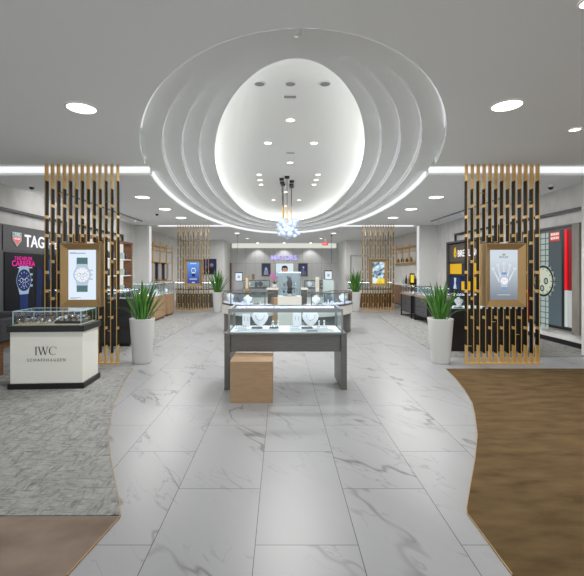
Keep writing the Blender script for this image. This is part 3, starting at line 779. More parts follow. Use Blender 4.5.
# --- white watch showcase, front left
T = thing('showcase', 'white watch showcase with black slab top and glass case, front left on grey carpet', 'showcase', (-3.17, 5.38, .007), math.radians(3.5))
MB().box(-.5, .5, -.02, .56, 0, .075).build('plinth', M['black'], T, bevel=.006)
MB().box(-.475, .475, .0, .53, .075, .772).build('body', M['cream'], T, bevel=.004)
MB().box(-.505, .505, -.03, .57, .772, .853).build('slab_top', M['black'], T, bevel=.005)
glass_case(T, -.45, .445, .02, .53, .853, 1.048, M['glassedge'], .007, None)
MB().box(-.44, .435, .04, .51, .853, .868).build('display_deck', M['velvet_cream'], T)
o = MB().box(.06, .42, .08, .47, .868, .9).build('raised_tray', M['darkgrey'], T)
# serif lettering built from strokes
L = MB(); yy = -.003
def bar(x0, z0, x1, z1, w_):
    dx, dz_ = x1 - x0, z1 - z0; l = math.hypot(dx, dz_); nx, nz = -dz_ / l * w_ / 2, dx / l * w_ / 2
    pts = [(x0 - nx, z0 - nz), (x1 - nx, z1 - nz), (x1 + nx, z1 + nz), (x0 + nx, z0 + nz)]
    L.flat(pts[::-1] if False else pts, yy, 0)
h = .118
def serif(x, z, w_=.034): L.rect(x - w_ / 2, x + w_ / 2, z - .003, z + .003, yy - .0003, 0)
bar(.01, 0, .01, h, .016); serif(.01, h - .003); serif(.01, .003)
for x0, x1, a, b_, w_ in ((.048, .082, h, 0, .015), (.082, .112, 0, h, .007), (.108, .142, h, 0, .015), (.142, .172, 0, h, .007)): bar(x0, a, x1, b_, w_)
for x in (.048, .109, .172): serif(x, h - .003)
n = 22; cxx, czz, rr = .25, h / 2, h / 2
pts_o = [(cxx + rr * 1.02 * math.cos(a), czz + rr * 1.03 * math.sin(a)) for a in [math.radians(45 + 270 * i / n) for i in range(n + 1)]]
for i in range(n):
    f = math.sin(PI * (i + .5) / n); k0 = 1 - (.06 + .2 * f); p, q = pts_o[i], pts_o[i + 1]
    L.flat([p, q, (cxx + (q[0] - cxx) * k0, czz + (q[1] - czz) * (1 - .06 - .05 * f)), (cxx + (p[0] - cxx) * k0, czz + (p[1] - czz) * (1 - .06 - .05 * f))][::-1], yy, 0)
bar(.292, h * .72, .292, h * .97, .006)
o = L.build('lettering', M['txt_black'], T); o.location = (-.145, 0, .458); o.scale = (.93, 1, .95)
text('lettering', 'SCHAFFHAUSEN', .058, M['txt_grey'], T, (.0, -.004, .372), width=.5, extrude=.001, space=1.5, align='CENTER')
WX, WY = 0, 0
def in_case(x, y): c, s_ = math.cos(math.radians(3.5)), math.sin(math.radians(3.5)); return (-3.17 + c * x - s_ * y, 5.38 + s_ * x + c * y)
for i in range(14):
    col, row = i % 5, i // 5
    if row < 2:
        x = WX - .4 + col * .1 + row * .02; y = WY + .11 + row * .15
    else:
        x = WX - .39 + col * .1; y = WY + .43
    item('watch', 'wristwatch on a cream stand in the left part of the white showcase', (*in_case(x, y), .007 + .8685), 'watches in the left part of the white showcase', rz=R.uniform(-.3, .3), mm='velvet_cream')
for i in range(8):
    x = WX + .105 + (i % 4) * .084; y = WY + .19 + (i // 4) * .18
    item('watch', 'wristwatch on the raised dark tray of the white showcase', (*in_case(x, y), .007 + .9005), 'watches on the dark tray of the white showcase', rz=R.uniform(-.3, .3), mm='velvet_cream')

# --- armchair at the left edge
T = thing('armchair', 'charcoal armchair with wooden legs cut off by the left edge', 'armchair', (-4.62, 6.05, .007))
MB().box(-.33, .33, .0, .62, .4, .5).build('seat_frame', M['walnut'], T, bevel=.01)
MB().box(-.31, .31, .02, .6, .5, .62).build('seat_cushion', M['fabric'], T, bevel=.03)
MB().box(-.33, .33, .5, .66, .5, .92).build('backrest', M['fabric'], T, bevel=.04)
for sg in (-1, 1):
    MB().box(sg * .33 - .05, sg * .33 + .05, .0, .6, .5, .86).build('armrest', M['fabric'], T, bevel=.03)
    for y in (.02, .56):
        MB().box(sg * .33 - .025, sg * .33 + .025, y, y + .05, 0, .4).build('leg', M['walnut'], T, bevel=.006)

# ================================================================== SIDE WALL UNITS (local: x along the wall, front -y)
def wall_unit(name, label, loc, rotz): return thing(name, label, 'wall display', loc, rotz)
def rail(t, x0, x1, z0=2.57, z1=2.9):
    b = MB(); r = .06
    b.box(x0, x1, -.1, -.04, z1 - r, z1).box(x0, x0 + r, -.1, -.04, z0, z1 - r).box(x1 - r, x1, -.1, -.04, z0, z1 - r).build('top_rail', M['darkgrey'], t)
LW = PI / 2; RW = -PI / 2
# left, nearer: dark unit with lettering and watch poster. local x = world y - 8.05
T = wall_unit('wall_display', 'dark grey wall unit with white lettering and pink-titled watch poster, far left', (XL, 7.86, 0), LW)
MB().box(0, 2.9, -.12, 0, .12, 2.56).build('backing', M['slate'], T, bevel=.004)
MB().box(-.22, 0, -.16, 0, .12, 2.58).build('side_pilaster', M['stone'], T, bevel=.004)
MB().box(.18, 2.86, -.135, -.12, 2.03, 2.53).build('header', M['slate'], T)
rail(T, -.3, 2.66)
text('lettering', 'TAG', .37, M['txt_white'], T, (.85, -.14, 2.14), width=.72, bold=.006)
text('lettering', 'Heuer', .35, M['txt_white'], T, (1.72, -.14, 2.14), width=.95, bold=.004)
sh = MB()
sp_ = [(.45, 2.42), (.45, 2.25), (.59, 2.12), (.73, 2.25), (.73, 2.42)]
sh.prism_y(sp_, -.15, -.136, 0)
sh.flat([(.47, 2.405), (.47, 2.345), (.71, 2.345), (.71, 2.405)][::1], -.1515, 1); sh.flat([(.47, 2.33), (.47, 2.26), (.59, 2.145), (.71, 2.26), (.71, 2.33)], -.1515, 2)
sh.build('shield_emblem', [mat('emblem_rim', (190, 196, 200), .3), mat('emblem_green', (66, 130, 128), .4, emit=(66, 130, 128), strength=.4), mat('emblem_red', (196, 96, 90), .4, emit=(196, 96, 90), strength=.4)], T)
text('emblem_lettering', 'TAG', .07, M['txt_white'], T, (.59, -.154, 2.353), width=.17, extrude=.001, align='CENTER')
text('emblem_lettering', 'HEUER', .055, M['txt_white'], T, (.59, -.154, 2.265), width=.19, extrude=.001, align='CENTER')
mp_ = [lit('poster_black', (6, 8, 16), 1), lit('poster_steel', (150, 172, 196), 1), lit('poster_blue', (14, 34, 92), 1), lit('poster_white', (216, 226, 240), 1), lit('poster_strap', (18, 40, 88), 1), lit('poster_glow', (24, 96, 170), 1), lit('poster_deep', (10, 30, 70), 1)]
def dp(b):
    y = -.137
    b.prism_y([(.22, .3), (2.86, .3), (2.86, 1.99), (.22, 1.99)], y, -.12, 0)
    watch(b, .83, 1.40, .25, y - .002, 1, 2, 3, 4, 3, .2, 1.5, bez=6, sw=.55)
    rr_ = random.Random(2)
    b.flat([(1.25, .4), (1.42, .4), (1.5, 1.6), (1.3, 1.75)], y - .001, 6)
    for i in range(22):
        x = 1.36 + rr_.random() * 1.0; z = .5 + rr_.random() * 1.25; w_ = .02 + rr_.random() * .05; hh = .1 + rr_.random() * .3
        b.flat([(x, z), (x + w_, z - .04), (x + w_ * 1.3, z + hh), (x + w_ * .3, z + hh * .9)], y - .002 - i * .00005, rr_.choice([2, 5, 5, 6]))
    b.rect(.62, 1.12, 1.665, 1.68, y - .002, 3)
screen_part(T, mp_, dp, 'poster')
text('poster_lettering', 'TAG', .11, M['pink'], T, (.52, -.141, 1.835), width=.21, bold=.001, extrude=.001)
text('poster_lettering', 'HEUER', .11, M['pink'], T, (.76, -.141, 1.835), width=.36, bold=.001, extrude=.001)
text('poster_lettering', 'CARRERA', .17, M['pink'], T, (.44, -.141, 1.705), width=.78, bold=.002, extrude=.001)

# left, farther: walnut cabinet with lit shelves. local x = world y - 11.3
T = wall_unit('wall_cabinet', 'walnut wall cabinet with lit white shelves behind the near left rod screen', (XL, 11.0, 0), LW)
MB().box(0, 3.5, -.04, 0, .12, 2.56).build('back_panel', M['walnut'], T)
for x in (0, 1.13, 2.27, 3.4): MB().box(x, x + .1, -.34, -.04, .12, 2.56).build('post', M['walnut'], T)
MB().box(0, 3.5, -.36, -.0, 2.56, 2.62).build('cornice', M['walnut'], T)
for x in (.1, 1.23, 2.37): MB().box(x, x + 1.03, -.045, -.04, .9, 2.56).build('lit_back', lit('cabinet_glow', (236, 234, 226), .9), T)
for z in (.86, 1.42, 1.98):
    for x in (.1, 1.23, 2.37): MB().box(x, x + 1.03, -.33, -.046, z, z + .03).build('shelf', M['white'], T)
MB().box(0.1, 3.4, -.34, -.04, .12, .86).build('base_cupboard', M['darkgrey'], T)
rail(T, .1, 3.3, 2.62)
for z in (.892, 1.452, 2.012):
    for i in range(9):
        yw = 11.0 + .3 + (i // 3) * 1.13 + (i % 3) * .3
        b = MB(); 
        if (i + int(z * 10)) % 2: b.box(-.07, .07, -.06, .06, 0, .22)
        else: b.lathe([(.05, 0), (.06, .02), (.05, .16), (.03, .2), (.03, .24)], n=14)
        o = b.build('gift_box', [M['white'], M['velvet_grey'], M['darkgrey'], M['frost']][(i * 3 + int(z * 7)) % 4] , loc=(XL + .2, yw, z)); o.name = 'gift_box' if (i + int(z * 10)) % 2 else 'vase'
        tag(o, ('small box' if (i + int(z * 10)) % 2 else 'small vase') + ' on a lit shelf of the walnut wall cabinet', 'box' if (i + int(z * 10)) % 2 else 'vase', 'pieces on the walnut cabinet shelves')

# right, nearer: big lit poster unit. local x = 10.75 - world y
T = wall_unit('wall_display', 'tall dark wall unit with giant chronograph poster and red light strips, far right', (XR, 10.62, 0), RW)
MB().box(0, 2.42, -.1, 0, .34, 2.54).build('backing', M['black'], T)
MB().box(0, 2.42, -.14, 0, 2.54, 2.58).build('top_cap', M['slate'], T)
MB().box(2.42, 2.62, -.16, 0, .3, 2.58).build('side_pilaster', M['stone'], T, bevel=.004)
rail(T, -.05, 2.75, 2.58)
mq = [grad_mat('poster_teal_fade', (66, 84, 92), (34, 48, 54), .4, 2.4), lit('pq_cream', (200, 206, 186), .9), lit('pq_dark', (26, 32, 34), 1), lit('pq_steel', (168, 182, 176), .9), lit('pq_black', (10, 14, 16), 1), lit('pq_red', (200, 58, 40), 1), lit('pq_white', (230, 226, 220), 1)]
def dq(b):
    y = -.103
    b.prism_y([(1.05, .4), (2.04, .4), (2.04, 2.5), (1.05, 2.5)], y, -.1, 0)
    x, z, r = 1.44, 1.37, .36
    for k in range(-8, 9):
        zz = z + k * .13
        if abs(k) >= 2: 
            for xx, ww in ((-.14, .07), (0, .11), (.14, .07)): b.rect(x + xx - ww / 1.6, x + xx + ww / 1.6, zz - .055, zz + .055, y - .001, 3)
    b.disc(x, z, r * 1.06, y - .002, 3, 48)
    for k in range(36):
        a = 2 * PI * k / 36; c, s = math.cos(a), math.sin(a)
        if c > .2: b.flat([(x + c * r - s * .012, z + s * r + c * .012), (x + c * r + s * .012, z + s * r - c * .012), (x + c * r * 1.2 + s * .003, z + s * r * 1.2 - c * .003), (x + c * r * 1.2 - s * .003, z + s * r * 1.2 + c * .003)], y - .0022, 3 if k % 2 else 2)
    b.disc(x, z, r, y - .0025, 2, 48); b.disc(x, z, r * .86, y - .003, 1, 48)
    for k in range(60):
        a = 2 * PI * k / 60; c, s = math.cos(a), math.sin(a); q = .003 if k % 5 else .009; u = r * (.8 if k % 5 else .7)
        b.flat([(x + c * u - s * q, z + s * u + c * q), (x + c * u + s * q, z + s * u - c * q), (x + c * r * .84 + s * q, z + s * r * .84 - c * q), (x + c * r * .84 - s * q, z + s * r * .84 + c * q)], y - .0035, 2)
    for dx, dzz in ((-.17, 0), (.1, 0), (-.03, -.17)):
        b.disc(x + dx, z + dzz, .075, y - .004, 2, 24); b.disc(x + dx, z + dzz, .045, y - .0045, 3, 20); b.disc(x + dx, z + dzz, .014, y - .005, 2, 12)
    b.rect(1.68, 1.99, 2.26, 2.46, y - .004, 5)
    for zz in (2.385, 2.30):
        for k in range(5): b.rect(1.705 + k * .054, 1.745 + k * .054, zz - .0, zz + .055, y - .005, 6)
screen_part(T, mq, dq, 'poster')
red, wh = lit('red_light', (232, 8, 30), 1.0), lit('white_light', (206, 216, 214), .8)
deep = lit('dark_red_light', (120, 8, 24), 1.0)
MB().box(2.17, 2.23, -.13, -.1, 1.2, 2.48).build('red_light_strip', red, T); MB().box(2.24, 2.36, -.115, -.1, 1.2, 2.48).build('red_panel', deep, T)
MB().box(2.17, 2.23, -.13, -.1, .42, 1.19).build('white_light_strip', wh, T); MB().box(2.24, 2.36, -.115, -.1, .42, 1.19).build('white_panel', mat('white_glass_panel', (190, 196, 196), .2), T)
MB().box(.72, .8, -.13, -.1, .42, 1.2).build('red_light_strip', red, T); MB().box(.72, .8, -.13, -.1, 1.21, 2.48).build('white_light_strip', wh, T)
MB().box(.85, .9, -.13, -.1, .42, 1.2).build('red_light_strip', deep, T)

# right, farther: slatted header with yellow niches. local x = 15.0 - world y
T = wall_unit('wall_display', 'black wall unit with slatted header, white lettering and yellow niches, right side', (XR, 13.95, 0), RW)
MB().box(0, 2.75, -.06, 0, .3, 2.56).build('backing', M['black'], T)
MB().box(0, 2.75, -.36, 0, 2.54, 2.6).build('top_cap', M['slate'], T)
for x in (0, 2.67): MB().box(x, x + .08, -.36, -.06, .3, 2.54).build('side_post', M['slate'], T)
MB().box(.085, 2.665, -.3, -.06, 1.9, 2.5).build('header', M['darkwood'], T)
rail(T, .05, 2.8, 2.6)
text('lettering', 'BREITLING', .31, M['txt_white'], T, (.8, -.308, 2.07), width=1.4, bold=.001)
yel = lit('yellow_glow', (236, 186, 24), .85)
eb = MB(); eb.disc(.6, 2.16, .11, -.309, 0, 20); eb.flat([(.5, 2.2), (.71, 2.2), (.64, 2.4), (.53, 2.36)], -.31, 0); eb.disc(.62, 2.17, .03, -.311, 1, 12)
eb.build('emblem', [yel, M['darkwood']], T)
for x0, x1, nm, m_ in ((.14, .96, 'yellow_niche', yel), (1.02, 1.8, 'blue_niche', lit('blue_glow', (30, 42, 58), 1)), (1.86, 2.6, 'yellow_niche', yel)):
    MB().box(x0, x1, -.28, -.06, 1.5, 1.84).build(nm, m_, T)
MB().box(.14, .92, -.28, -.06, .98, 1.42).build('picture_panel', lit('navy_picture', (26, 44, 84), 1), T)
pb = MB(); pb.flat([(.4, 1.0), (.66, 1.0), (.58, 1.2), (.63, 1.36), (.46, 1.38), (.48, 1.2)], -.283, 0); pb.build('picture_figure', lit('pale_shape', (190, 206, 226), 1), T)
MB().box(1.0, 1.18, -.28, -.06, .98, 1.26).build('yellow_box', yel, T); MB().box(1.86, 2.1, -.28, -.06, .98, 1.42).build('yellow_box', yel, T)
for z in (.92, 1.445, 1.86): MB().box(.085, 2.665, -.31, -.06, z, z + .03).build('shelf', M['darkgrey'], T)

# ================================================================== LOW COUNTERS
def goods(label, group, x0, x1, y0, y1, z, n, r, kinds=('tray', 'cone', 'bust'), s=.9):
    for i in range(n):
        f = (i + .5) / n
        s_ = min(s, (x1 - x0) / n / .12) if kinds[i % len(kinds)] != 'tray' else min(s, (x1 - x0) / n / .15)
        item(kinds[i % len(kinds)], label, (x0 + (x1 - x0) * f, y0 + (y1 - y0) * (i % 2), z), group, s=s_, rz=r.uniform(-.1, .1), mm=r.choice(['velvet', 'velvet', 'velvet_grey']))
rg = random.Random(21)
# right black showcase behind the near right screen
T = thing('showcase', 'low black showcase with bright glass top behind the near right rod screen', 'showcase', (4.12, 7.9, .007))
MB().box(-.74, .76, .0, .62, 0, .84).build('body', M['black'], T, bevel=.004)
gc = glass_case(T, -.73, .75, .01, .61, .84, 1.13, M['darkgrey'], .012, 'led_case')
MB().box(-.71, .73, .04, .58, .84, .855).build('display_deck', M['velvet'], T)
goods('small jewellery piece in the low black showcase behind the near right rod screen', 'goods in the low black showcase', 3.5, 4.75, 8.02, 8.32, .863, 9, rg, ('tray', 'bust', 'cone'), .95)
# left charcoal drawer counter
T = thing('drawer_counter', 'charcoal drawer counter with glass top behind the near left rod screen', 'showcase', (-4.05, 8.42, .007))
MB().box(-.9, .87, .0, .62, .06, 1.0).build('body', M['darkgrey'], T)
MB().box(-.86, .83, .04, .58, 0, .06).build('plinth', M['black'], T)
for i in range(2):
    for z0, z1 in ((.1, .38), (.4, .68), (.7, .98)):
        x0 = -.88 + i * .875
        d = MB().box(x0, x0 + .85, -.018, 0, z0, z1).build('drawer', M['darkgrey'], T, bevel=.003)
        MB().box(x0 + .35, x0 + .5, -.03, -.018, z1 - .06, z1 - .045).build('handle', M['gold'], d)
glass_case(T, -.88, .85, .01, .61, 1.0, 1.2, M['darkgrey'], .01, 'led_case')
goods('small jewellery piece in the glass top of the charcoal drawer counter', 'goods in the charcoal counter', -4.85, -3.3, 8.55, 8.85, 1.008, 7, rg, ('tray', 'cone'), .8)
# left oak aisle showcases
for y0, y1, w_ in ((12.4, 13.62, 'nearer'), (14.0, 14.75, 'farther')):
    T = thing('showcase', f'{w_} light oak aisle showcase with glass top, left side', 'showcase', (-3.95, y0, .007 if y0 < 13.9 else 0))
    L_ = y1 - y0
    MB().box(-.7, .0, 0, L_, .08, .79).build('body', M['wood'], T, bevel=.004)
    MB().box(-.66, -.04, .04, L_ - .04, 0, .08).build('plinth', M['walnut'], T)
    glass_case(T, -.69, -.01, .01, L_ - .01, .79, 1.2, M['greymetal'], .012, 'led_case')
    MB().box(-.67, -.03, .03, L_ - .03, .79, .805).build('display_deck', M['velvet'], T)
    goods(f'small jewellery piece in the {w_} oak aisle showcase', f'goods in the {w_} oak aisle showcase', -4.5, -4.05, y0 + .3, y1 - .3, .813 if y0 < 13.9 else .806, 5, rg, ('bust', 'tray', 'cone'), 1.2)
# right charcoal drawer showcases on steel legs
for y0, y1, w_ in ((11.8, 13.0, 'nearer'), (13.28, 14.45, 'farther')):
    T = thing('showcase', f'{w_} charcoal drawer showcase on steel frame legs, right aisle', 'showcase', (4.34, y0, .007))
    L_ = y1 - y0
    MB().box(.03, .68, .02, L_ - .02, .17, .76).build('body', M['darkgrey'], T)
    MB().box(0, .7, 0, L_, .76, .83).build('oak_band', M['wood'], T, bevel=.003)
    for yy in (0.02, L_ - .06):
        b = MB(); b.box(.0, .04, yy, yy + .04, 0.0, .76).box(.66, .7, yy, yy + .04, 0.0, .76).box(.04, .66, yy, yy + .04, 0, .03); b.build('leg_frame', M['black'], T)
    for i in range(2):
        for z0, z1 in ((.2, .46), (.48, .74)):
            ya = .07 + i * (L_ - .14) / 2
            d = MB().box(.012, .03, ya, ya + (L_ - .18) / 2, z0, z1).build('drawer', M['slate'], T)
            MB().sphere((.004, ya + (L_ - .18) / 4, (z0 + z1) / 2), .016, 10, 6).build('knob', M['black'], d)
    glass_case(T, .01, .69, .01, L_ - .01, .83, 1.08, M['darkgrey'], .012, 'led_case')
    MB().box(.03, .67, .03, L_ - .03, .83, .842).build('display_deck', mat('lilac_display', (206, 204, 226), .6), T)
    goods(f'small jewellery piece in the {w_} charcoal drawer showcase', f'goods in the {w_} charcoal drawer showcase', 4.5, 4.9, y0 + .2, y1 - .2, .85, 6, rg, ('tray', 'cone'), 1.1)

# curved showcases in the middle, under the oval
RC = (.17, 11.0); RA, RB, RWd = 1.78, 1.7, .6
def ring_case(label, t0, t1):
    T = thing('curved_showcase', label, 'showcase', (RC[0], RC[1], 0))
    MB().arc((0, 0), RA - .05, RB - .05, RWd - .1, t0 + .03, t1 - .03, 0, .5, 20).build('pedestal', M['bronze'], T)
    MB().arc((0, 0), RA, RB, RWd, t0, t1, .5, .73, 24).build('band', M['cream'], T)
    MB().arc((0, 0), RA + .005, RB + .005, RWd + .01, t0 - .003, t1 + .003, .73, .765, 24).build('lower_rim', M['bronze'], T)
    g = MB()
    g.arc((0, 0), RA - .01, RB - .01, .006, t0 + .01, t1 - .01, .765, 1.05, 24).arc((0, 0), RA - RWd + .016, RB - RWd + .016, .006, t0 + .01, t1 - .01, .765, 1.05, 24).arc((0, 0), RA - .01, RB - .01, RWd - .02, t0 + .01, t1 - .01, 1.05, 1.056, 24)
    go = g.build('glass_case', M['glass'], T)
    f = MB()
    f.arc((0, 0), RA, RB, .02, t0, t1, 1.045, 1.068, 24).arc((0, 0), RA - RWd + .02, RB - RWd + .02, .02, t0, t1, 1.045, 1.068, 24)
    for t in (t0, (t0 + t1) / 2, t1):
        for k in (0, RWd - .02):
            x, y = (RA - k - .01) * math.cos(t), (RB - k - .01) * math.sin(t); f.box(x - .011, x + .011, y - .011, y + .011, .765, 1.05)
    for t in (t0, t1):
        f.tube([((RA - .01) * math.cos(t), (RB - .01) * math.sin(t), 1.056), ((RA - RWd + .01) * math.cos(t), (RB - RWd + .01) * math.sin(t), 1.056)], .011, 6)
    f.build('frame', M['bronze'], go)
    MB().arc((0, 0), RA - .022, RB - .022, .008, t0 + .03, t1 - .03, 1.046, 1.053, 24).build('light_strip', M['led_case'], go)
    MB().arc((0, 0), RA - .02, RB - .02, RWd - .04, t0 + .02, t1 - .02, .765, .775, 24).build('display_deck', mat('lilac_deck', (196, 198, 216), .6), T)
    return T
ring_case('curved glass showcase left of the tall glass cube, middle of the shop', math.radians(180), math.radians(252))
ring_case('curved glass showcase right of the tall glass cube, middle of the shop', math.radians(288), math.radians(360))
def ring_goods(side, t0, t1):
    for i in range(9):
        t = t0 + (t1 - t0) * (i + .5) / 9; k = .22 + .16 * (i % 2)
        x, y = RC[0] + (RA - k) * math.cos(t), RC[1] + (RB - k) * math.sin(t)
        item(('bust', 'tray', 'cone')[i % 3], f'small jewellery piece in the {side} curved showcase', (x, y, .776), f'goods in the {side} curved showcase', s=1.15, mm=('velvet', 'velvet_grey')[i % 2])
ring_goods('left', math.radians(184), math.radians(248)); ring_goods('right', math.radians(292), math.radians(356))

# tall glass cube on a plinth with a dark display figure
T = thing('glass_cube_showcase', 'tall glass cube showcase on a beige plinth behind the centre table', 'showcase', (.2, 9.0, 0))
MB().box(-.275, .265, 0, .55, 0, 1.02).build('plinth', M['cream'], T, bevel=.004)
glass_case(T, -.26, .25, .01, .54, 1.02, 1.58, M['greymetal'], .008, 'led_case')
MB().box(-.25, .24, .52, .53, 1.03, 1.57).build('mirror_back', mat('blue_grey_backdrop', (150, 160, 166), .25, .2), T)
T = thing('jewellery_tower', 'dark stepped jewellery display inside the tall glass cube', 'jewellery stand', (.2, 9.2, 1.021))
MB().lathe([(.16, 0), (.16, .03), (.12, .03), (.12, .06)], n=24).build('base', M['greymetal'], T)
MB().lathe([(.05, .06), (.06, .1), (.045, .2), (.07, .28), (.05, .36), (.03, .42), (0.02, .44)], n=20).build('body', M['darkgrey'], T)
for i, (x, z) in enumerate(((-.13, .12), (.13, .13), (-.12, .28), (.12, .27), (-.03, .44), (.07, .18))):
    MB().sphere((x, -.02, z), .032, 12, 8, sz=1.3).build('ornament', M['chrome' if i % 2 else 'velvet_grey'], T)
b = MB(); [b.tube([(0, 0, .1 + i * .08), (.13 * (-1) ** i, -.02, .12 + i * .08)], .008, 6) for i in range(4)]; b.build('arm', M['greymetal'], T)

# reception desk, stool, orchid
T = thing('desk', 'grey desk with cream top behind the tall glass cube', 'desk', (.2, 12.6, 0))
MB().box(-.62, .62, 0, .6, .03, 1.0).build('body', M['bronze'], T); MB().box(-.66, .66, -.03, .63, 1.0, 1.05).build('desktop', M['cream'], T, bevel=.004)
MB().box(-.58, .58, .03, .57, 0, .03).build('plinth', M['black'], T)
o = MB().box(-.26, .26, 0, .5, 0, .78).build('wooden_block', M['wood'], loc=(-.02, 11.95, 0), bevel=.004); tag(o, 'tall oak block partly hidden left of the tall glass cube', 'stool')
T = thing('orchid', 'pink orchid in a pale pot on the grey desk', 'plant', (-.2, 12.72, 1.05))
MB().lathe([(.05, 0), (.06, .01), (.075, .13), (.07, .13), (.06, .11), (0, .11)], n=20).build('pot', M['pot'], T)
b = MB()
for i in range(7): leaf(b, (0, 0, .11), i * .9, .7, .2, .025, .6, 0)
b.build('leaves', M['leafdark'], T)
b = MB(); fl = MB()
for k in range(3):
    az = 2.0 + k * 1.3; pts = [(.12 * f * f * math.cos(az), .08 * f * f * math.sin(az), .11 + .38 * f - .08 * f * f) for f in [i / 8 for i in range(9)]]
    b.tube(pts, .004, 5)
    for f in (4, 5, 6, 7, 8):
        p = pts[f]
        for q in range(5):
            a = q * 2 * PI / 5 + f; fl.disc(p[0] + .024 * math.cos(a), p[2] + .024 * math.sin(a), .022, p[1] - .02 - .002 * q, 0, 10)
b.build('stem', M['leaf'], T); fl.build('blossoms', M['orchid'], T)

# display towers with little screens on the curved cases
def tower(label, loc, frost):
    T = thing('display_tower', label, 'display stand', loc)
    MB().box(-.14, .14, 0, .28, 0, 1.35 if frost else 1.3).build('pillar', M['frost'] if frost else M['greymetal'], T, bevel=.004)
    zb = 1.35 if frost else 1.3
    MB().box(-.11, .11, .1, .14, zb, zb + .27).build('screen_frame', M['darkgrey'], T)
    b = MB(); b.rect(-.095, .095, zb + .02, zb + .24, .098, 0); b.disc(0, zb + .13, .04, .096, 1, 16); b.build('screen', [lit('tower_screen', (226, 236, 246), 1), lit('tower_art', (160, 176, 190), 1)], T)
tower('frosted glass display tower with a small screen, right curved showcase', (1.33, 11.06, 0), True)
tower('slim grey display tower with a small screen, left curved showcase', (-1.22, 11.4, 0), False)
for x, y, z, hh, lab in ((-1.0, 11.0, 0, 1.47, 'tall slim bronze stand with lit window beside the left display tower'), (1.0, 11.62, 0, 1.42, 'tall slim cream stand beside the frosted display tower')):
    T = thing('slim_stand', lab, 'display stand', (x + .06, y, z))
    MB().box(-.05, .05, -.05, .05, 0, hh).build('post', M['gold_frame' if x < 0 else 'cream'], T, bevel=.003); MB().box(-.03, .03, -.054, -.05, 1.12, hh - .06).build('lit_window', lit('slim_glow', (224, 214, 190), .9), T)

# straight showcases farther back
def back_case(label, x0, x1, y, group):
    T = thing('showcase', label, 'showcase', ((x0 + x1) / 2, y, 0)); w_ = (x1 - x0) / 2
    MB().box(-w_, w_, 0, .6, .08, .5).build('body', M['cream'], T); MB().box(-w_ + .04, w_ - .04, .04, .56, 0, .08).build('plinth', M['black'], T)
    glass_case(T, -w_ + .01, w_ - .01, .01, .59, .5, .9, M['bronze'], .02, None, name='lower_case')
    MB().box(-w_, w_, 0, .6, .9, .94).build('shelf', M['bronze'], T)
    glass_case(T, -w_ + .01, w_ - .01, .01, .59, .94, 1.22, M['bronze'], .025, 'led_case')
    goods(f'small jewellery piece in the {group}', 'goods in the ' + group, x0 + .15, x1 - .15, y + .2, y + .4, .941, 5, rg, ('bust', 'tray', 'panel'), 1.2)
back_case('straight two-tier glass showcase left of the desk, before the back wall', -1.6, -.45, 16.2, 'left back showcase')
back_case('straight two-tier glass showcase right of the desk, before the back wall', .95, 2.0, 16.2, 'right back showcase')
for x, lab in ((-1.15, 'left'), (1.85, 'right')):
    T = thing('slim_stand', f'small bronze stand on top of the {lab} straight back showcase', 'display stand', (x, 16.5, 1.224))
    MB().box(-.06, .06, -.03, .03, 0, .26).build('panel', M['gold_frame'], T, bevel=.004); MB().box(-.045, .045, -.034, -.03, .03, .22).build('insert', M['velvet_grey'] if x < 0 else M['cream'], T)

# curved counters behind the far screens
def far_counter(label, x, y, bodym, group):
    T = thing('curved_counter', label, 'showcase', (x, y, 0))
    MB().arc((0, .9), 1.0, .9, .55, PI * 1.05, PI * 1.95, 0, .62, 20).build('body', M[bodym], T); MB().arc((0, .9), 1.03, .93, .6, PI * 1.04, PI * 1.96, .62, .78, 20).build('band', M['cream'], T)
    MB().arc((0, .9), 1.03, .93, .6, PI * 1.04, PI * 1.96, .78, .82, 20).build('rim', M['bronze'], T)
    g = MB(); g.arc((0, .9), 1.02, .92, .006, PI * 1.04, PI * 1.96, .82, 1.1, 20).arc((0, .9), .45, .35, .006, PI * 1.04, PI * 1.96, .82, 1.1, 20).arc((0, .9), 1.02, .92, .57, PI * 1.04, PI * 1.96, 1.1, 1.106, 20)
    go = g.build('glass_case', M['glass'], T); MB().arc((0, .9), 1.02, .92, .015, PI * 1.04, PI * 1.96, 1.085, 1.1, 20).build('light_strip', M['led_case'], go)
    for i in range(6):
        t = PI * (1.1 + .8 * (i + .5) / 6)
        item(('bust', 'tray', 'cone')[i % 3], f'small jewellery piece in the {group}', (x + .72 * math.cos(t), y + .9 + .66 * math.sin(t), .821), 'goods in the ' + group, s=1.15)
far_counter('curved counter with glass top behind the far left rod screen', -3.75, 17.2, 'bronze', 'far left curved counter')
far_counter('walnut curved counter with glass top behind the far right rod screen', 4.05, 17.4, 'walnut', 'far right curved counter')

# brass wall shelves in the side bays
def brass_shelf(label, x, y, rz, full):
    T = thing('wall_shelf', label, 'shelf', (x, y, 0), rz)
    W = 3.0
    b = MB()
    for xx in (0, 1.0, 2.0, 3.0): MB().box(xx - .02, xx + .02, -.3, -.26, 1.1 if full else 1.98, 2.85).box(xx - .02, xx + .02, -.26, -.0, 2.5, 2.54).build('upright', M['gold'], T)
    for z in (2.72, 1.98): MB().box(-.1, W + .1, -.34, -.0, z, z + .04).build('shelf_board', M['gold'], T)
    if not full: return
    MB().box(-.1, W + .1, -.34, 0, 1.1, 1.14).build('shelf_board', M['gold'], T)
    for i in range(3):
        f = MB().box(i + .12, i + .88, -.12, -.0, 1.2, 1.95).build('lit_panel', M['slate'], T)
        MB().box(i + .3, i + .7, -.13, -.12, 1.22, 1.93).build('insert', lit('shelf_glow', (186, 190, 206), .7), f)
brass_shelf('brass wall shelf with lit panels in the left side bay', XL, 17.0, LW, True)
brass_shelf('open two-tier brass wall shelf in the right side bay', XR, 21.2, RW, False)
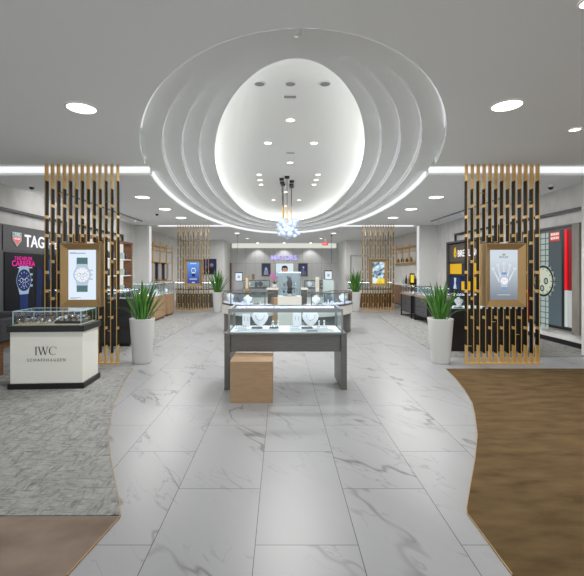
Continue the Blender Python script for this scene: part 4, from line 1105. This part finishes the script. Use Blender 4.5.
for i, (y, z, c, hh) in enumerate(((18.3, 2.022, 'gold_frame', .22), (18.9, 2.022, 'walnut', .18), (19.6, 2.022, 'darkgrey', .25), (20.3, 2.022, 'gold_frame', .2))):
    o = MB().lathe([(.06, 0), (.08, .03), (.07, hh * .6), (.035, hh * .8), (.04, hh)], n=16).build('vase', M[c], loc=(XR - .17, y, z))
    tag(o, ('first', 'second', 'third', 'fourth')[i] + ' small ornament from the front on the right brass wall shelf', 'ornament')
T = thing('side_counter', 'walnut counter along the right side bay wall', 'counter', (XR - .6, 17.0, 0))
MB().box(0, .56, 0, 3.2, .08, .95).build('body', M['walnut'], T); MB().box(-.03, .58, -.03, 3.23, .95, 1.0).build('worktop', M['cream'], T); MB().box(.04, .52, .04, 3.16, 0, .08).build('plinth', M['black'], T)
for i, (y, c, hh) in enumerate(((17.3, 'txt_black', .4), (17.6, 'darkgrey', .45), (17.85, 'walnut', .35), (18.2, 'gold_frame', .38), (18.6, 'darkgrey', .42), (19.0, 'frost', .3))):
    T = thing('bottle', ('first', 'second', 'third', 'fourth', 'fifth', 'sixth')[i] + ' bottle from the front on the walnut side counter', 'bottle', (XR - .3, y, 1.0))
    MB().lathe([(.05, 0), (.055, .02), (.055, hh * .55), (.02, hh * .72), (.02, hh * .92)], n=16).build('body', M[c], T); MB().lathe([(.024, hh * .92), (.024, hh)], n=12).build('cap', M['gold'], T)
T = thing('lit_sign', 'small black stand with yellow lit panel on the walnut side counter', 'sign', (XR - .5, 17.15, 1.0))
MB().box(-.1, .1, -.02, .02, 0, .5).build('panel', M['black'], T); MB().box(-.07, .07, -.024, -.02, .1, .44).build('lit_face', lit('yellow_face', (244, 214, 60), 1), T)

# ================================================================== BACK WALL
def pic(label, x, z, w_, h_, art, mats, y=26.0, fm='gold_frame', cat='picture'):
    T = thing('framed_picture', label, cat, (x, y, z))
    b = MB(); t_ = .035
    b.box(-w_ / 2, w_ / 2, -.05, -.002, 0, t_).box(-w_ / 2, w_ / 2, -.05, -.002, h_ - t_, h_).box(-w_ / 2, -w_ / 2 + t_, -.05, -.002, t_, h_ - t_).box(w_ / 2 - t_, w_ / 2, -.05, -.002, t_, h_ - t_)
    b.build('frame', M[fm], T)
    b = MB(); b.box(-w_ / 2 + t_, w_ / 2 - t_, -.03, -.004, t_, h_ - t_, 0); art(b, w_, h_); b.build('picture', mats, T)
navy = [lit('navy_art', (52, 62, 96), .8), lit('grey_art', (110, 122, 150), .8), lit('pale_art', (196, 196, 200), .8)]
def art_a(b, w_, h_):
    b.flat([(-.16, .1), (.16, .1), (.1, .42), (.04, .62), (-.06, .62), (-.12, .4)], -.033, 1); b.disc(0, .5, .07, -.035, 2, 16)
    for k in range(4): b.rect(-.12 + k * .07, -.1 + k * .07, .12, .4 + .05 * (k % 2), -.036, 2)
def art_b(b, w_, h_):
    for k in range(4): b.rect(-.18 + k * .1, -.12 + k * .1, .08, .35 + .12 * ((k * 7) % 3), -.033, 1)
    b.disc(.03, .6, .06, -.034, 2, 16)
pic('small navy framed picture left of the bright back wall screen', -.97, 1.24, .63, .89, art_a, navy)
pic('small navy framed picture right of the bright back wall screen', 1.43, 1.24, .66, .89, art_b, navy)
scr = [lit('back_screen_sky', (216, 232, 242), 1.0), lit('back_screen_band', (150, 196, 216), 1.0), lit('skin_art', (206, 160, 140), .9), lit('hair_art', (44, 34, 36), 1), lit('shadow_art', (150, 104, 92), .9)]
def art_c(b, w_, h_):
    b.rect(-w_ / 2 + .04, w_ / 2 - .04, .04, .3, -.032, 1)
    b.disc(0, .52, .2, -.033, 3, 24, rz=.24); b.disc(0, .46, .15, -.034, 2, 24, rz=.2); b.flat([(-.1, .04), (.1, .04), (.08, .34), (-.08, .34)], -.0335, 2)
    b.flat([(-.2, .6), (.2, .6), (.16, .72), (-.16, .72)], -.035, 3); b.flat([(.1, .2), (.22, .3), (.2, .5), (.13, .45)], -.036, 2); b.rect(-.09, -.03, .48, .5, -.037, 3); b.rect(.03, .09, .48, .5, -.037, 3); b.rect(-.05, .05, .35, .37, -.037, 4)
pic('wide bright screen with a portrait at the centre of the back wall', .24, 1.2, 1.22, .93, art_c, scr, cat='display screen')
T = thing('wall_sign', 'violet-white glowing letters high on the centre of the panelled back wall', 'sign', (.2, 25.99, 2.33))
text('lettering', 'MAYORS', .42, M['violet'], T, (0, -.03, 0), width=1.66, extrude=.02, bold=.004, align='CENTER')
pic('dark blue picture on the rear left wall beside the far left plant', -4.1, 1.4, .75, .9, lambda b, w_, h_: (b.rect(-.3, .3, .08, .35, -.033, 1), b.disc(.1, .55, .1, -.033, 2, 14)), [lit('dusk_art', (44, 50, 92), .8), lit('dusk_dark', (28, 26, 34), 1), lit('dusk_gold', (150, 130, 100), .8)], y=23.0, fm='black')
# exit sign
T = thing('exit_sign', 'red lit exit sign hanging from the ceiling before the back wall', 'sign', (2.43, 22.0, 3.02))
MB().box(-.165, .165, -.02, .02, 0, .19).build('housing', lit('exit_face', (226, 52, 48), 1.0), T); MB().box(-.02, .02, -.01, .01, .19, H - 3.02).build('hanger', M['white'], T)
text('lettering', 'EXIT', .15, lit('exit_white', (255, 214, 206), 1.2), T, (0, -.024, .04), width=.27, extrude=.002, align='CENTER')
# pendant cables over the far showcases
for x, y, z1, lab in ((2.54, 20, 2.0, 'thin black cable hanging right of the exit sign before the back wall'), (-2.18, 20, 2.45, 'thin black cable hanging on the left before the back wall')):
    T = thing('pendant_cable', lab, 'cable', (x, y, z1))
    MB().tube([(0, 0, 0), (0, 0, H - z1 - .04)], .008, 6).build('cable', M['txt_black'], T); MB().lathe([(.05, H - z1 - .04), (.05, H - z1)], n=14).build('canopy', M['txt_black'], T)

# ================================================================== CHANDELIER
T = thing('chandelier', 'cluster chandelier of white glass globes hanging from the oval dome', 'chandelier', (.2, 11.5, 0))
cn = [(287, 176.5), (281.7, 178.5), (291.8, 180.7), (282.2, 182.0), (283, 184), (291.4, 184.2), (291.7, 186)]
ctr = []
for px, py in cn:
    x, y = at_dome(px, py); x -= .2; y -= 11.5
    MB().box(x - .065, x + .065, y - .065, y + .065, dz - .06, dz + .003).build('canopy', M['black'], T, bevel=.006)
    xe, ye = x * .8, y * .35
    r_ = MB().tube([(x, y, dz - .06), (xe, ye, 3.0)], .01, 8).build('rod', M['bronze'], T)
    MB().tube([(x + (xe - x) * .6, y + (ye - y) * .6, dz - .06 + (3.0 - dz + .06) * .6), (xe, ye, 3.0)], .013, 8).build('sleeve', M['gold'], r_)
rr_ = random.Random(4)
pts = [(0, 0, 2.85, .17), (-.17, .02, 3.0, .13), (.14, .0, 2.92, .14), (-.22, -.05, 2.8, .11), (.2, .02, 2.74, .11), (0.05, -.1, 2.66, .12), (-.13, -.1, 2.68, .12), (-.05, .1, 3.04, .11), (.26, -.02, 3.05, .09), (-.28, .02, 2.92, .07), (-.2, 0, 3.13, .065), (.3, -.06, 2.68, .07), (0, -.05, 2.57, .07), (.12, -.16, 2.78, .07), (-.06, -.18, 2.76, .09), (-.24, -.1, 2.64, .06), (.2, -.1, 2.6, .06), (.06, -.14, 2.95, .08), (-.1, -.12, 2.9, .09), (.17, 0, 3.05, .08)]
for x, y, z, r_ in pts: MB().sphere((x, y, z), r_, 20, 12).build('globe', M['globe'], T)
lamp('lamp', 'POINT', (0, -.4, 2.75), 2, T, .2, (0.95, .97, 1))

# ================================================================== CAMERA, WORLD
cam = bpy.data.cameras.new('camera'); co = bpy.data.objects.new('camera', cam); COL.objects.link(co)
co.location = (0, 0, EYE); co.rotation_euler = (PI / 2, 0, 0)
cam.sensor_fit = 'HORIZONTAL'; cam.sensor_width = 36; cam.lens = F / 584 * 36
cam.shift_x = (292 - PX) / 584; cam.shift_y = -(288 - PY) / 584; cam.clip_end = 100
SC.camera = co
w = bpy.data.worlds.new('world'); SC.world = w; w.use_nodes = True
bg = w.node_tree.nodes['Background']; bg.inputs[0].default_value = (0.93, 0.97, 1, 1); bg.inputs[1].default_value = 1.85
SC.view_settings.view_transform = 'Standard'; SC.view_settings.look = 'None'; SC.view_settings.gamma = 1; SC.view_settings.use_curve_mapping = False
SC.view_settings.exposure = 0.0
SC.cycles.transparent_max_bounces = 48
